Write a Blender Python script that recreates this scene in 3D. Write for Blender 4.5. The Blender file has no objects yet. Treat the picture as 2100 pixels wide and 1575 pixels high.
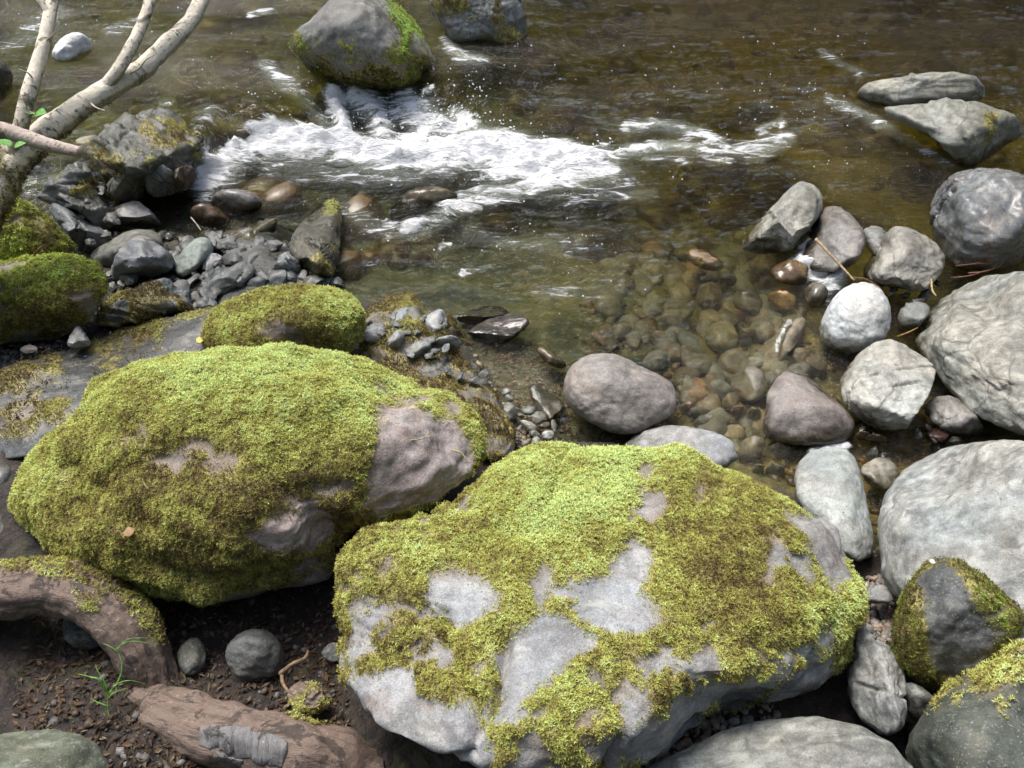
import bpy, bmesh, math
import numpy as np
R = math.radians
sc = bpy.context.scene
col = sc.collection

# ------------------------------------------------------------------ camera
CAM_Z, PITCH, FPX = 1.9, 45.0, 1648.4
cam_d = bpy.data.cameras.new('camera'); cam = bpy.data.objects.new('camera', cam_d); col.objects.link(cam)
cam.location = (0, 0, CAM_Z); cam.rotation_euler = (R(PITCH), 0, 0)
cam_d.sensor_width = 36; cam_d.lens = 36 * FPX / 2100; cam_d.clip_end = 300; cam_d.clip_start = 0.02
sc.camera = cam
# ------------------------------------------------------------------ world and sun
SUN_EL, SUN_AZ = 62.0, -38.0        # azimuth from +Y towards +X (negative: far left)
w = bpy.data.worlds.new('World'); sc.world = w; w.use_nodes = True
nt = w.node_tree; bg = nt.nodes['Background']
sky = nt.nodes.new('ShaderNodeTexSky'); sky.sky_type = 'NISHITA'; sky.sun_disc = False
sky.sun_elevation = R(SUN_EL); sky.sun_rotation = R(SUN_AZ); sky.air_density = 1.0; sky.dust_density = 4.0; sky.ozone_density = 1.0
nt.links.new(sky.outputs[0], bg.inputs[0]); bg.inputs[1].default_value = 0.10
sl = bpy.data.lights.new('sun', 'SUN'); so = bpy.data.objects.new('sun', sl); col.objects.link(so)
sl.energy = 1.5; sl.angle = R(26); sl.color = (1, 0.975, 0.94)
so.rotation_euler = (R(90 - SUN_EL), 0, R(180 - SUN_AZ) )
so.location = (-4, 6, 12)
sc.view_settings.view_transform = 'Standard'; sc.view_settings.look = 'None'
sc.view_settings.exposure = 1.42; sc.view_settings.gamma = 1; sc.view_settings.use_curve_mapping = False
sc.render.engine = 'CYCLES'
cy = sc.cycles
cy.use_denoising = True; cy.max_bounces = 8; cy.transparent_max_bounces = 12; cy.diffuse_bounces = 3; cy.glossy_bounces = 3
cy.sample_clamp_indirect = 6

# ------------------------------------------------------------------ numeric helpers
_s, _c = math.sin(R(PITCH)), math.cos(R(PITCH))
RIGHT = np.array([1., 0, 0]); UP = np.array([0, _c, _s]); FWD = np.array([0, _s, -_c]); EYE = np.array([0, 0, CAM_Z])
def ray(px, py):
    px = np.asarray(px, float); py = np.asarray(py, float)
    cx = (px - 1050) / FPX; cyy = -(py - 787.5) / FPX
    return cx[..., None] * RIGHT + cyy[..., None] * UP + FWD
def at(px, py, z=0.0):                       # place of a photo point on the level z
    d = ray(px, py); t = (z - CAM_Z) / d[..., 2]
    return EYE + d * t[..., None]
def atd(px, py, depth):                      # place of a photo point at a distance along the lens axis
    return EYE + ray(px, py) * depth
def proj(P):
    q = P - EYE; dz = q @ FWD
    dz = np.where(np.abs(dz) < 1e-6, 1e-6, dz)
    return 1050 + FPX * (q @ RIGHT) / dz, 787.5 - FPX * (q @ UP) / dz, dz
_rng = np.random.default_rng(7)
_perm = _rng.permutation(256); _perm = np.concatenate([_perm, _perm, _perm])
_grad = _rng.normal(size=(256, 3)); _grad /= np.linalg.norm(_grad, axis=1)[:, None]
def pn(P):
    P = np.asarray(P, float); i = np.floor(P).astype(int); f = P - i; u = f * f * f * (f * (f * 6 - 15) + 10); i &= 255
    out = 0
    for dx in (0, 1):
        wx = u[:, 0] if dx else 1 - u[:, 0]
        for dy in (0, 1):
            wy = u[:, 1] if dy else 1 - u[:, 1]
            for dz in (0, 1):
                wz = u[:, 2] if dz else 1 - u[:, 2]
                h = _perm[_perm[_perm[(i[:, 0] + dx) & 255] + ((i[:, 1] + dy) & 255)] + ((i[:, 2] + dz) & 255)]
                g = _grad[h]
                out = out + wx * wy * wz * (g[:, 0] * (f[:, 0] - dx) + g[:, 1] * (f[:, 1] - dy) + g[:, 2] * (f[:, 2] - dz))
    return out * 1.6
def fbm(P, o=4, gain=.5):
    a, s, out = 1., 1., 0
    for k in range(o):
        out = out + a * pn(P * s + 17.3 * k); a *= gain; s *= 2.03
    return out
def sst(a, b, x):
    t = np.clip((x - a) / (b - a), 0, 1); return t * t * (3 - 2 * t)
def inpoly(px, py, poly):
    poly = np.asarray(poly, float); ins = np.zeros(len(px), bool); n = len(poly)
    for k in range(n):
        x0, y0 = poly[k]; x1, y1 = poly[(k + 1) % n]
        if y0 == y1: continue
        c = ((y0 > py) != (y1 > py)) & (px < (x1 - x0) * (py - y0) / (y1 - y0) + x0); ins ^= c
    return ins
def segdist(X, Y, pts):
    pts = np.asarray(pts, float); d = np.full(X.shape, 1e9); tt = np.zeros(X.shape)
    for k in range(len(pts) - 1):
        a, b = pts[k, :2], pts[k + 1, :2]; ab = b - a; L = ab @ ab + 1e-12
        t = np.clip(((X - a[0]) * ab[0] + (Y - a[1]) * ab[1]) / L, 0, 1)
        e = np.hypot(X - a[0] - t * ab[0], Y - a[1] - t * ab[1])
        m = e < d; d = np.where(m, e, d); tt = np.where(m, k + t, tt)
    return d, tt

# ------------------------------------------------------------------ mesh helpers
def mk_mesh(name, V, F, smooth=True, attrs=None, cols=None):
    V = np.asarray(V, np.float32); F = np.asarray(F, np.int32); n, k = F.shape
    me = bpy.data.meshes.new(name)
    me.vertices.add(len(V)); me.vertices.foreach_set('co', V.ravel())
    me.loops.add(n * k); me.loops.foreach_set('vertex_index', F.ravel())
    me.polygons.add(n); me.polygons.foreach_set('loop_start', np.arange(0, n * k, k, dtype=np.int32))
    me.update(calc_edges=True); me.validate()
    me.polygons.foreach_set('use_smooth', np.full(len(me.polygons), smooth, bool))
    for nm, a in (attrs or {}).items():
        at_ = me.attributes.new(nm, 'FLOAT', 'POINT'); at_.data.foreach_set('value', np.asarray(a, np.float32))
    for nm, a in (cols or {}).items():
        at_ = me.attributes.new(nm, 'FLOAT_COLOR', 'POINT')
        at_.data.foreach_set('color', np.concatenate([np.asarray(a, np.float32), np.ones((len(a), 1), np.float32)], 1).ravel())
    me.update(); return me
def link(name, me, mat, parent=None, label=None, cat=None, group=None, kind=None, loc=None, color=None):
    o = bpy.data.objects.new(name, me); col.objects.link(o)
    if mat and not me.materials: me.materials.append(mat)
    if parent is not None: o.parent = parent
    if label: o['label'] = label
    if cat: o['category'] = cat
    if group: o['group'] = group
    if kind: o['kind'] = kind
    if loc is not None: o.location = loc
    if color is not None: o.color = (*color, 1)
    return o
_ico = {}
def ico(s):
    if s not in _ico:
        bm = bmesh.new(); bmesh.ops.create_icosphere(bm, subdivisions=s, radius=1)
        V = np.array([v.co[:] for v in bm.verts]); F = np.array([[v.index for v in f.verts] for f in bm.faces]); bm.free()
        V /= np.linalg.norm(V, axis=1)[:, None]; _ico[s] = (V, F)
    return _ico[s]
def vnormals(V, F):
    fn = np.cross(V[F[:, 1]] - V[F[:, 0]], V[F[:, 2]] - V[F[:, 0]]); N = np.zeros_like(V)
    for k in range(3):
        for a in range(3): N[:, a] += np.bincount(F[:, k], fn[:, a], len(V))
    return N / (np.linalg.norm(N, axis=1)[:, None] + 1e-12)

# ------------------------------------------------------------------ materials
def mat_new(name):
    m = bpy.data.materials.new(name); m.use_nodes = True; t = m.node_tree; t.nodes.clear()
    out = t.nodes.new('ShaderNodeOutputMaterial')
    return m, t, out
class NB:
    def __init__(s, t): s.t = t
    def n(s, typ, ins=None, **kw):
        x = s.t.nodes.new('ShaderNode' + typ)
        for k, v in kw.items(): setattr(x, k, v)
        for k, v in (ins or {}).items(): s.put(x, k, v)
        return x
    def put(s, x, k, v):
        if hasattr(v, 'is_output'): s.t.links.new(v, x.inputs[k])
        else: x.inputs[k].default_value = v
    def math(s, op, a, b=0.5, c=None, clamp=False):
        x = s.n('Math', operation=op, use_clamp=clamp); s.put(x, 0, a); s.put(x, 1, b)
        if c is not None: s.put(x, 2, c)
        return x.outputs[0]
    def noise(s, vec, scale, detail=4, rough=.55, dist=0.):
        return s.n('TexNoise', {'Vector': vec, 'Scale': scale, 'Detail': detail, 'Roughness': rough, 'Distortion': dist}).outputs[0]
    def ramp(s, v, a, b, c=0., d=1., smooth=True):
        x = s.n('MapRange', {'Value': v, 1: a, 2: b, 3: c, 4: d}); x.interpolation_type = 'SMOOTHSTEP' if smooth else 'LINEAR'
        return x.outputs[0]
    def mix(s, f, a, b, mode='MIX'):
        x = s.n('Mix', data_type='RGBA', blend_type=mode); s.put(x, 0, f)
        s.put(x, 6, a if hasattr(a, 'is_output') else (*a, 1)); s.put(x, 7, b if hasattr(b, 'is_output') else (*b, 1))
        return x.outputs[2]
    def grey(s, v):
        x = s.n('CombineColor'); [s.put(x, k, v) for k in range(3)]; return x.outputs[0]
def attr(b, name): return b.n('Attribute', attribute_name=name)

def stone_mat(name, streak=0., speck=.35, lichen=.3, rough=.62, gloss=0., wetband=True, tint=(.27, .25, .19), vein=0., bump=.5, dirt=.3, stain=.34):
    m, t, out = mat_new(name); b = NB(t)
    oi = b.n('ObjectInfo'); tc = b.n('TexCoord').outputs['Object']
    rnd = b.n('VectorMath', operation='ADD'); b.put(rnd, 0, tc)
    k = b.n('CombineXYZ'); [b.put(k, q, b.math('MULTIPLY', oi.outputs['Random'], f)) for q, f in ((0, 37.), (1, 91.), (2, 53.))]
    b.put(rnd, 1, k.outputs[0]); P = rnd.outputs[0]
    n1 = b.noise(P, 5.5, 8, .62); n2 = b.noise(P, 38., 6, .6); n3 = b.noise(P, 210., 3, .6); n4 = b.noise(P, 13., 6, .6, .6)
    c = b.mix(1., oi.outputs['Color'], (.80, .80, .80), 'MULTIPLY')
    hue = b.noise(P, 3.1, 5, .6, .4)
    c = b.mix(1., c, b.mix(b.ramp(hue, .35, .65), (1.04, 1.0, .93), (.95, 1.01, 1.03)), 'MULTIPLY')
    c = b.mix(1., c, b.grey(b.ramp(n1, .34, .68, .74, 1.16)), 'MULTIPLY')
    c = b.mix(1., c, b.grey(b.ramp(n2, .34, .66, .76, 1.2)), 'MULTIPLY')
    stn = b.noise(P, 8., 10, .75, .9)
    c = b.mix(b.math('MULTIPLY', b.ramp(stn, .52, .64), stain), c, b.mix(1., c, (.36, .34, .3), 'MULTIPLY'))
    pit = b.n('TexVoronoi', {'Vector': P, 'Scale': 55., 'Randomness': 1.}, feature='F1')
    pm = b.math('MULTIPLY', b.ramp(pit.outputs[0], .10, .22, 1, 0), b.ramp(n4, .5, .6))
    c = b.mix(b.math('MULTIPLY', pm, .6), c, (.035, .033, .03))
    c = b.mix(b.math('MULTIPLY', b.ramp(n4, .5, .75), dirt), c, tint)
    if streak > 0:
        mp = b.n('Mapping', {'Vector': P, 'Rotation': (.5, .35, .6), 'Scale': (2.2, 14., 30.)})
        st = b.noise(mp.outputs[0], 1.6, 6, .6, .8)
        c = b.mix(1., c, b.grey(b.ramp(st, .34, .68, 1 - streak, 1 + .45 * streak)), 'MULTIPLY')
    gr = b.noise(P, 420., 2, .5); c = b.mix(1., c, b.grey(b.ramp(gr, .35, .65, .78, 1.2)), 'MULTIPLY')
    if speck > 0:
        c = b.mix(b.math('MULTIPLY', b.ramp(n3, .56, .7), speck), c, (.05, .05, .045))
        c = b.mix(b.math('MULTIPLY', b.ramp(n3, .42, .3), speck * .8), c, (.62, .6, .56))
    if lichen > 0:
        ln = b.noise(P, 9., 9, .72, .4)
        c = b.mix(b.math('MULTIPLY', b.ramp(ln, .55, .66), lichen), c, (.52, .53, .46))
    if vein > 0:
        vo = b.n('TexVoronoi', {'Vector': b.mix(.12, P, b.n('TexNoise', {'Vector': P, 'Scale': 5., 'Detail': 4}).outputs[1]), 'Scale': 7.}, feature='DISTANCE_TO_EDGE').outputs[0]
        vm = b.ramp(vo, .004, .03, 1, 0); vm = b.math('MULTIPLY', vm, b.ramp(n1, .45, .6))
        c = b.mix(b.math('MULTIPLY', vm, vein), c, (.03, .028, .022))
    mo = attr(b, 'moss').outputs['Fac']
    fl = attr(b, 'film').outputs['Fac']
    ff = b.ramp(b.math('ADD', fl, b.math('MULTIPLY', b.math('SUBTRACT', stn, .5), 1.1)), .22, .75)
    c = b.mix(b.math('MULTIPLY', ff, .85), c, b.mix(b.ramp(gr, .4, .6), (.085, .062, .04), (.2, .16, .09)))
    soil = b.mix(b.ramp(n2, .35, .65), (.13, .095, .035), (.33, .30, .085)); soil = b.mix(1., soil, b.grey(b.ramp(gr, .38, .6, .35, 1.25)), 'MULTIPLY')
    c = b.mix(b.math('MULTIPLY', b.ramp(b.math('ADD', mo, b.math('MULTIPLY', b.math('SUBTRACT', n2, .5), .9)), .3, .62), .94), c, soil)
    ro = b.ramp(n2, .3, .7, rough - .1, rough + .12)
    if wetband:
        z = b.n('SeparateXYZ', {0: b.n('NewGeometry').outputs['Position']}).outputs[2]
        wet = b.ramp(b.math('ADD', z, b.math('MULTIPLY', b.math('SUBTRACT', n4, .5), .16)), .015, .085, 1, 0)
        c = b.mix(wet, c, b.mix(1., c, (.34, .32, .25), 'MULTIPLY'))
        ro = b.math('SUBTRACT', ro, b.math('MULTIPLY', wet, .42))
    ro = b.math('SUBTRACT', ro, gloss, clamp=True)
    h = b.math('ADD', b.math('MULTIPLY', n2, .5), b.math('ADD', b.math('MULTIPLY', n3, .16), b.math('MULTIPLY', b.noise(P, 17., 6, .7), .55)))
    bp = b.n('Bump', {'Height': h, 'Strength': bump, 'Distance': .012})
    p = b.n('BsdfPrincipled', {'Base Color': c, 'Roughness': ro, 'Normal': bp.outputs[0]})
    p.inputs['Specular IOR Level'].default_value = .45
    t.links.new(p.outputs[0], out.inputs[0]); return m
M = {}
M['stone'] = stone_mat('dry_stone')
M['streak'] = stone_mat('streaked_stone', streak=.42, vein=.5, speck=.3, lichen=.25, dirt=.3)
M['slate'] = stone_mat('slate_stone', streak=.12, speck=.28, lichen=.15, rough=.46, vein=.6)
M['wet'] = stone_mat('wet_stone', speck=.25, lichen=.0, rough=.42, gloss=.14, bump=.3, dirt=.4, tint=(.2, .12, .05))
M['bedrock'] = stone_mat('cracked_bedrock', streak=.25, speck=.2, lichen=.12, rough=.42, vein=.9, dirt=.55, tint=(.1, .085, .035), bump=.8)
M['boulder'] = stone_mat('mossy_boulder_rock', speck=.4, lichen=.35, rough=.68, dirt=.45, tint=(.3, .2, .15), bump=.6)
M['sub'] = stone_mat('submerged_stone', speck=.25, lichen=.1, rough=.5, dirt=.5, tint=(.2, .11, .03), wetband=False)

m, t, out = mat_new('moss'); b = NB(t)
vc = attr(b, 'Col').outputs['Color']
d = b.n('BsdfPrincipled', {'Base Color': vc, 'Roughness': .65}); d.inputs['Specular IOR Level'].default_value = .25
tr = b.n('BsdfTranslucent', {'Color': vc}); mx = b.n('MixShader', {0: .3})
t.links.new(d.outputs[0], mx.inputs[1]); t.links.new(tr.outputs[0], mx.inputs[2]); t.links.new(mx.outputs[0], out.inputs[0]); M['moss'] = m

m, t, out = mat_new('leaf_and_twig'); b = NB(t)
vc = b.n('ObjectInfo').outputs['Color']; P = b.n('TexCoord').outputs['Object']
vc2 = b.mix(1., vc, b.grey(b.ramp(b.noise(P, 90., 4), .3, .7, .6, 1.3)), 'MULTIPLY')
d = b.n('BsdfPrincipled', {'Base Color': vc2, 'Roughness': .55}); tr = b.n('BsdfTranslucent', {'Color': vc2}); mx = b.n('MixShader', {0: .3})
t.links.new(d.outputs[0], mx.inputs[1]); t.links.new(tr.outputs[0], mx.inputs[2]); t.links.new(mx.outputs[0], out.inputs[0]); M['leaf'] = m

m, t, out = mat_new('pebble_mix'); b = NB(t)
vc = attr(b, 'Col').outputs['Color']; P = b.n('TexCoord').outputs['Object']
c = b.mix(1., vc, b.grey(b.ramp(b.noise(P, 70., 5, .65), .3, .7, .5, 1.15)), 'MULTIPLY')
z = b.n('SeparateXYZ', {0: b.n('NewGeometry').outputs['Position']}).outputs[2]
wet = b.ramp(z, .005, .03, 1, 0)
c = b.mix(wet, c, b.mix(1., c, (.6, .5, .36), 'MULTIPLY'))
p = b.n('BsdfPrincipled', {'Base Color': c, 'Roughness': b.ramp(wet, 0, 1, .65, .3), 'Normal': b.n('Bump', {'Height': b.noise(P, 160., 4), 'Strength': .35, 'Distance': .004}).outputs[0]})
t.links.new(p.outputs[0], out.inputs[0]); M['pebble'] = m

m, t, out = mat_new('soil_and_bed'); b = NB(t)
P = b.n('NewGeometry').outputs['Position']
z = attr(b, 'over').outputs['Fac']
n1 = b.noise(P, 3.2, 6, .6, .5); n2 = b.noise(P, 22., 7, .66); n3 = b.noise(P, 120., 4, .6); n4 = b.noise(P, 9., 5, .6, .8)
soil = b.mix(b.ramp(n2, .35, .68), (.013, .010, .008), (.045, .033, .025))
soil = b.mix(b.math('MULTIPLY', b.ramp(n3, .6, .72), .5), soil, (.2, .15, .11))
soil = b.mix(b.math('MULTIPLY', b.ramp(n4, .55, .7), .5), soil, (.05, .06, .015))
xx = b.n('SeparateXYZ', {0: P}).outputs[0]
am = b.ramp(b.math('ADD', xx, b.math('MULTIPLY', b.math('SUBTRACT', n1, .5), 3.)), -.1, 1.5)
bed = b.mix(b.ramp(n1, .35, .62), b.mix(am, (.06, .078, .045), (.10, .085, .03)), b.mix(am, (.135, .155, .083), (.28, .22, .07)))
bed = b.mix(b.ramp(n4, .48, .66), bed, (.085, .09, .045))
bed = b.mix(b.math('MULTIPLY', b.ramp(n2, .5, .68), .7), bed, (.36, .29, .17))
bed = b.mix(b.math('MULTIPLY', b.ramp(n2, .45, .3), .4), bed, (.03, .026, .015))
c = b.mix(b.ramp(z, -.02, .03), bed, soil)
vo = b.n('TexVoronoi', {'Vector': P, 'Scale': 42.}, feature='F1').outputs[0]
h = b.math('ADD', b.math('MULTIPLY', n2, 1.), b.math('ADD', b.math('MULTIPLY', n3, .35), b.math('MULTIPLY', vo, -.5)))
p = b.n('BsdfPrincipled', {'Base Color': c, 'Roughness': .8, 'Normal': b.n('Bump', {'Height': h, 'Strength': .9, 'Distance': .02}).outputs[0]})
t.links.new(p.outputs[0], out.inputs[0]); M['ground'] = m

# water: thin clear surface, brown with depth, white where froth rides or sky glints are painted
m, t, out = mat_new('stream_water'); b = NB(t)
P = b.n('NewGeometry').outputs['Position']
dep = attr(b, 'depth').outputs['Fac']; fo = attr(b, 'foam_glint').outputs['Fac']; rip = attr(b, 'ripple').outputs['Fac']
mp = b.n('Mapping', {'Vector': P, 'Rotation': (0, 0, -.12), 'Scale': (.62, 2.3, 1.)}).outputs[0]
w1 = b.noise(mp, 9., 6, .58, 1.5); w2 = b.noise(mp, 34., 4, .6, .8); w3 = b.noise(mp, 120., 3, .6)
h = b.math('ADD', w1, b.math('ADD', b.math('MULTIPLY', w2, .3), b.math('MULTIPLY', w3, .05)))
bp = b.n('Bump', {'Height': b.math('MULTIPLY', h, rip), 'Strength': 1., 'Distance': .06}).outputs[0]
fr = b.n('Fresnel', {'IOR': 1.34, 'Normal': bp}).outputs[0]
def ex(k): return b.math('POWER', 2.718, b.math('MULTIPLY', dep, -k))
tc = b.n('CombineColor'); [b.put(tc, q, ex(k)) for q, k in ((0, 1.3), (1, 1.45), (2, 4.0))]
tr0 = b.n('BsdfTransparent', {'Color': tc.outputs[0]}); rf = b.n('BsdfRefraction', {'Color': tc.outputs[0], 'Roughness': b.ramp(dep, .08, .28, .01, .2), 'IOR': 1.14, 'Normal': bp}); trn = b.n('MixShader', {0: b.ramp(dep, .03, .25, .15, .5)}); t.links.new(tr0.outputs[0], trn.inputs[1]); t.links.new(rf.outputs[0], trn.inputs[2]); gl = b.n('BsdfGlossy', {'Color': (1, 1, 1, 1), 'Roughness': .06, 'Normal': bp})
mx = b.n('MixShader', {0: fr}); t.links.new(trn.outputs[0], mx.inputs[1]); t.links.new(gl.outputs[0], mx.inputs[2])
mp2 = b.n('Mapping', {'Vector': P, 'Rotation': (0, 0, .12), 'Scale': (.5, 1.8, 1.3)}).outputs[0]
f1 = b.noise(mp2, 8., 9, .66, 1.2); f2 = b.noise(mp2, 36., 6, .7, .9)
fm = b.math('ADD', fo, b.math('ADD', b.math('MULTIPLY', b.math('SUBTRACT', f1, .5), 2.7), b.math('MULTIPLY', b.math('SUBTRACT', f2, .5), 1.0)))
fm = b.math('MULTIPLY', b.ramp(fm, .34, .80), b.ramp(fo, .02, .22))
fb = b.n('Bump', {'Height': b.math('ADD', f2, b.math('MULTIPLY', f1, 1.5)), 'Strength': .9, 'Distance': .03}).outputs[0]
fd = b.n('BsdfPrincipled', {'Base Color': (.93, .94, .94, 1), 'Roughness': .5, 'Normal': fb})
mk = b.n('MixShader', {0: b.math('MULTIPLY', b.ramp(fo, .08, .7), .42)}); md = b.n('BsdfDiffuse', {'Color': (.5, .55, .47, 1), 'Normal': bp}); t.links.new(mx.outputs[0], mk.inputs[1]); t.links.new(md.outputs[0], mk.inputs[2])
mf = b.n('MixShader', {0: fm}); t.links.new(mk.outputs[0], mf.inputs[1]); t.links.new(fd.outputs[0], mf.inputs[2])
t.links.new(mf.outputs[0], out.inputs[0]); M['water'] = m

def bark_mat(name, pale, dark, ring=18., moss=.5, ak=.3, bd=.008):
    m, t, out = mat_new(name); b = NB(t)
    g = attr(b, 'along').outputs['Fac']; a = attr(b, 'around').outputs['Fac']; P = b.n('TexCoord').outputs['Object']
    v = b.n('CombineXYZ', {0: b.math('MULTIPLY', g, ring), 1: b.math('MULTIPLY', a, ak), 2: 0.}).outputs[0]
    n0 = b.noise(v, 4., 6, .7, .5); n1 = b.noise(P, 11., 8, .72, .6); n2 = b.noise(P, 90., 4, .65)
    c = b.mix(b.ramp(n1, .3, .7), [x * .75 for x in pale], pale)
    c = b.mix(b.math('MULTIPLY', b.ramp(n0, .53, .63), b.ramp(b.noise(P, 5., 4), .4, .6, .2, .95)), c, dark)
    c = b.mix(b.math('MULTIPLY', b.ramp(n1, .56, .60), .85), c, dark)
    c = b.mix(b.math('MULTIPLY', b.ramp(n2, .6, .72), .4), c, (.55, .53, .45))
    nz = b.n('SeparateXYZ', {0: b.n('NewGeometry').outputs['Normal']}).outputs[2]
    mk = b.ramp(b.math('ADD', b.math('MULTIPLY', nz, -.45), n1), .42, .62)
    c = b.mix(b.math('MULTIPLY', mk, moss), c, (.085, .075, .02))
    h = b.math('ADD', n0, b.math('ADD', n1, b.math('MULTIPLY', n2, .3)))
    p = b.n('BsdfPrincipled', {'Base Color': c, 'Roughness': .75, 'Normal': b.n('Bump', {'Height': h, 'Strength': .85, 'Distance': bd}).outputs[0]})
    t.links.new(p.outputs[0], out.inputs[0]); return m
M['bark'] = bark_mat('pale_bark', (.80, .73, .58), (.10, .078, .045), moss=.7)
M['pinkbark'] = bark_mat('pink_bark', (.52, .43, .36), (.13, .09, .06), moss=.4)
M['root'] = bark_mat('root_bark', (.20, .145, .112), (.045, .034, .028), ring=3.2, moss=.45, ak=1.0, bd=.010)
M['flake'] = bark_mat('grey_bark_flake', (.22, .215, .21), (.05, .045, .04), ring=30., moss=0.)

# ------------------------------------------------------------------ land and water levels
_step = at(np.array([-500, 60, 160, 260, 400, 480, 560, 640, 700, 800, 900, 1000, 1200, 1400, 1630, 1800, 1950, 2500.]),
           np.array([440, 440, 462, 425, 368, 310, 285, 245, 212, 208, 228, 285, 300, 278, 285, 300, 335, 335.]), .03)
def level(X, Y):
    yl = np.interp(X, _step[:, 0], _step[:, 1])
    rise = np.interp(X, [-3, -.2, .55, 1.5, 4], [.13, .13, .06, .04, .04]); wd = np.interp(X, [-3, -.2, .6, 2], [.2, .24, .5, .7])
    return rise * sst(-.02, 1, (Y - yl) / wd) + .004 * np.clip(Y - yl - wd, 0, 4)
_bank = np.concatenate([[[-25, 3.0, 0], [-4, 2.95, 0]], at(np.array([20, 150, 240, 330, 420, 500, 600, 660, 700, 780, 860, 940, 985, 1020, 1080, 1150, 1280, 1500, 1640, 1700, 1800, 1880, 2000, 2100, 2600.]),
    np.array([430, 525, 520, 500, 490, 470, 500, 570, 625, 620, 632, 680, 740, 810, 890, 905, 915, 985, 1010, 1100, 1130, 1010, 930, 890, 800.]), 0.), [[25, 1.9, 0]]])
_land = np.concatenate([_bank[:, :2], [[25, -9], [-25, -9]]])
def ground(X, Y):
    X = np.asarray(X, float); Y = np.asarray(Y, float); sh = X.shape; x = X.ravel(); y = Y.ravel()
    d, _ = segdist(x, y, _bank); s = np.where(inpoly(x, y, _land), d, -d)
    P = np.stack([x, y, 0 * x], 1)
    n = fbm(P * 2.1, 4) * .03 + fbm(P * 9, 3) * .012
    wl = level(x, y)
    land = .015 + .11 * np.clip(s, 0, 1.4) + .08 * np.clip(s - 1.4, 0, 6)
    bed = wl - .028 - .2 * np.clip(-s, 0, .55) - .1 * np.clip(-s - .55, 0, 1.) - .22 * sst(3.5, 5.2, y) * sst(-.6, .8, x)
    cs = at(1470, 730, 0.); sh_ = np.exp(-(((x - cs[0]) / .62) ** 2 + ((y - cs[1]) / .55) ** 2) ** 2)
    bed = np.where(bed < -.05, bed * (1 - .75 * sh_) - .05 * .75 * sh_, bed)
    for hx, hy, hr, hd in ((430, 1265, .16, .08), (620, 1235, .1, .05), (160, 1305, .13, .07)):
        hc = at(hx, hy, .1); land = land - hd * np.exp(-((x - hc[0]) ** 2 + (y - hc[1]) ** 2) / hr ** 2)
    z = np.where(s > 0, land, bed) + n * sst(-.02, .25, np.abs(s)) + sst(7.2, 11, y) * 1.6
    return z.reshape(sh)
def g1(p): return float(ground(np.array([p[0]]), np.array([p[1]]))[0])
def grid_axes(lo, hi, step, outer, n):
    a = np.arange(lo, hi, step); k = np.linspace(0, 1, n + 1)[1:] ** 2
    return np.concatenate([(lo - k * (outer - abs(lo)))[::-1] if lo < 0 else (lo - k * 9)[::-1], a, hi + k * (outer - hi)])
xs = grid_axes(-3.4, 3.4, .022, 60., 16); ys = grid_axes(.2, 6.8, .022, 60., 16)
X, Y = np.meshgrid(xs, ys); Z = ground(X, Y)
nx, ny = len(xs), len(ys)
I = np.arange(nx * ny).reshape(ny, nx)
Q = np.stack([I[:-1, :-1], I[:-1, 1:], I[1:, 1:], I[1:, :-1]], -1).reshape(-1, 4)
V = np.stack([X, Y, Z], -1).reshape(-1, 3)
me = mk_mesh('ground', V, Q, attrs={'over': (Z - level(X, Y)).ravel()})
link('ground', me, M['ground'], kind='structure')

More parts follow.
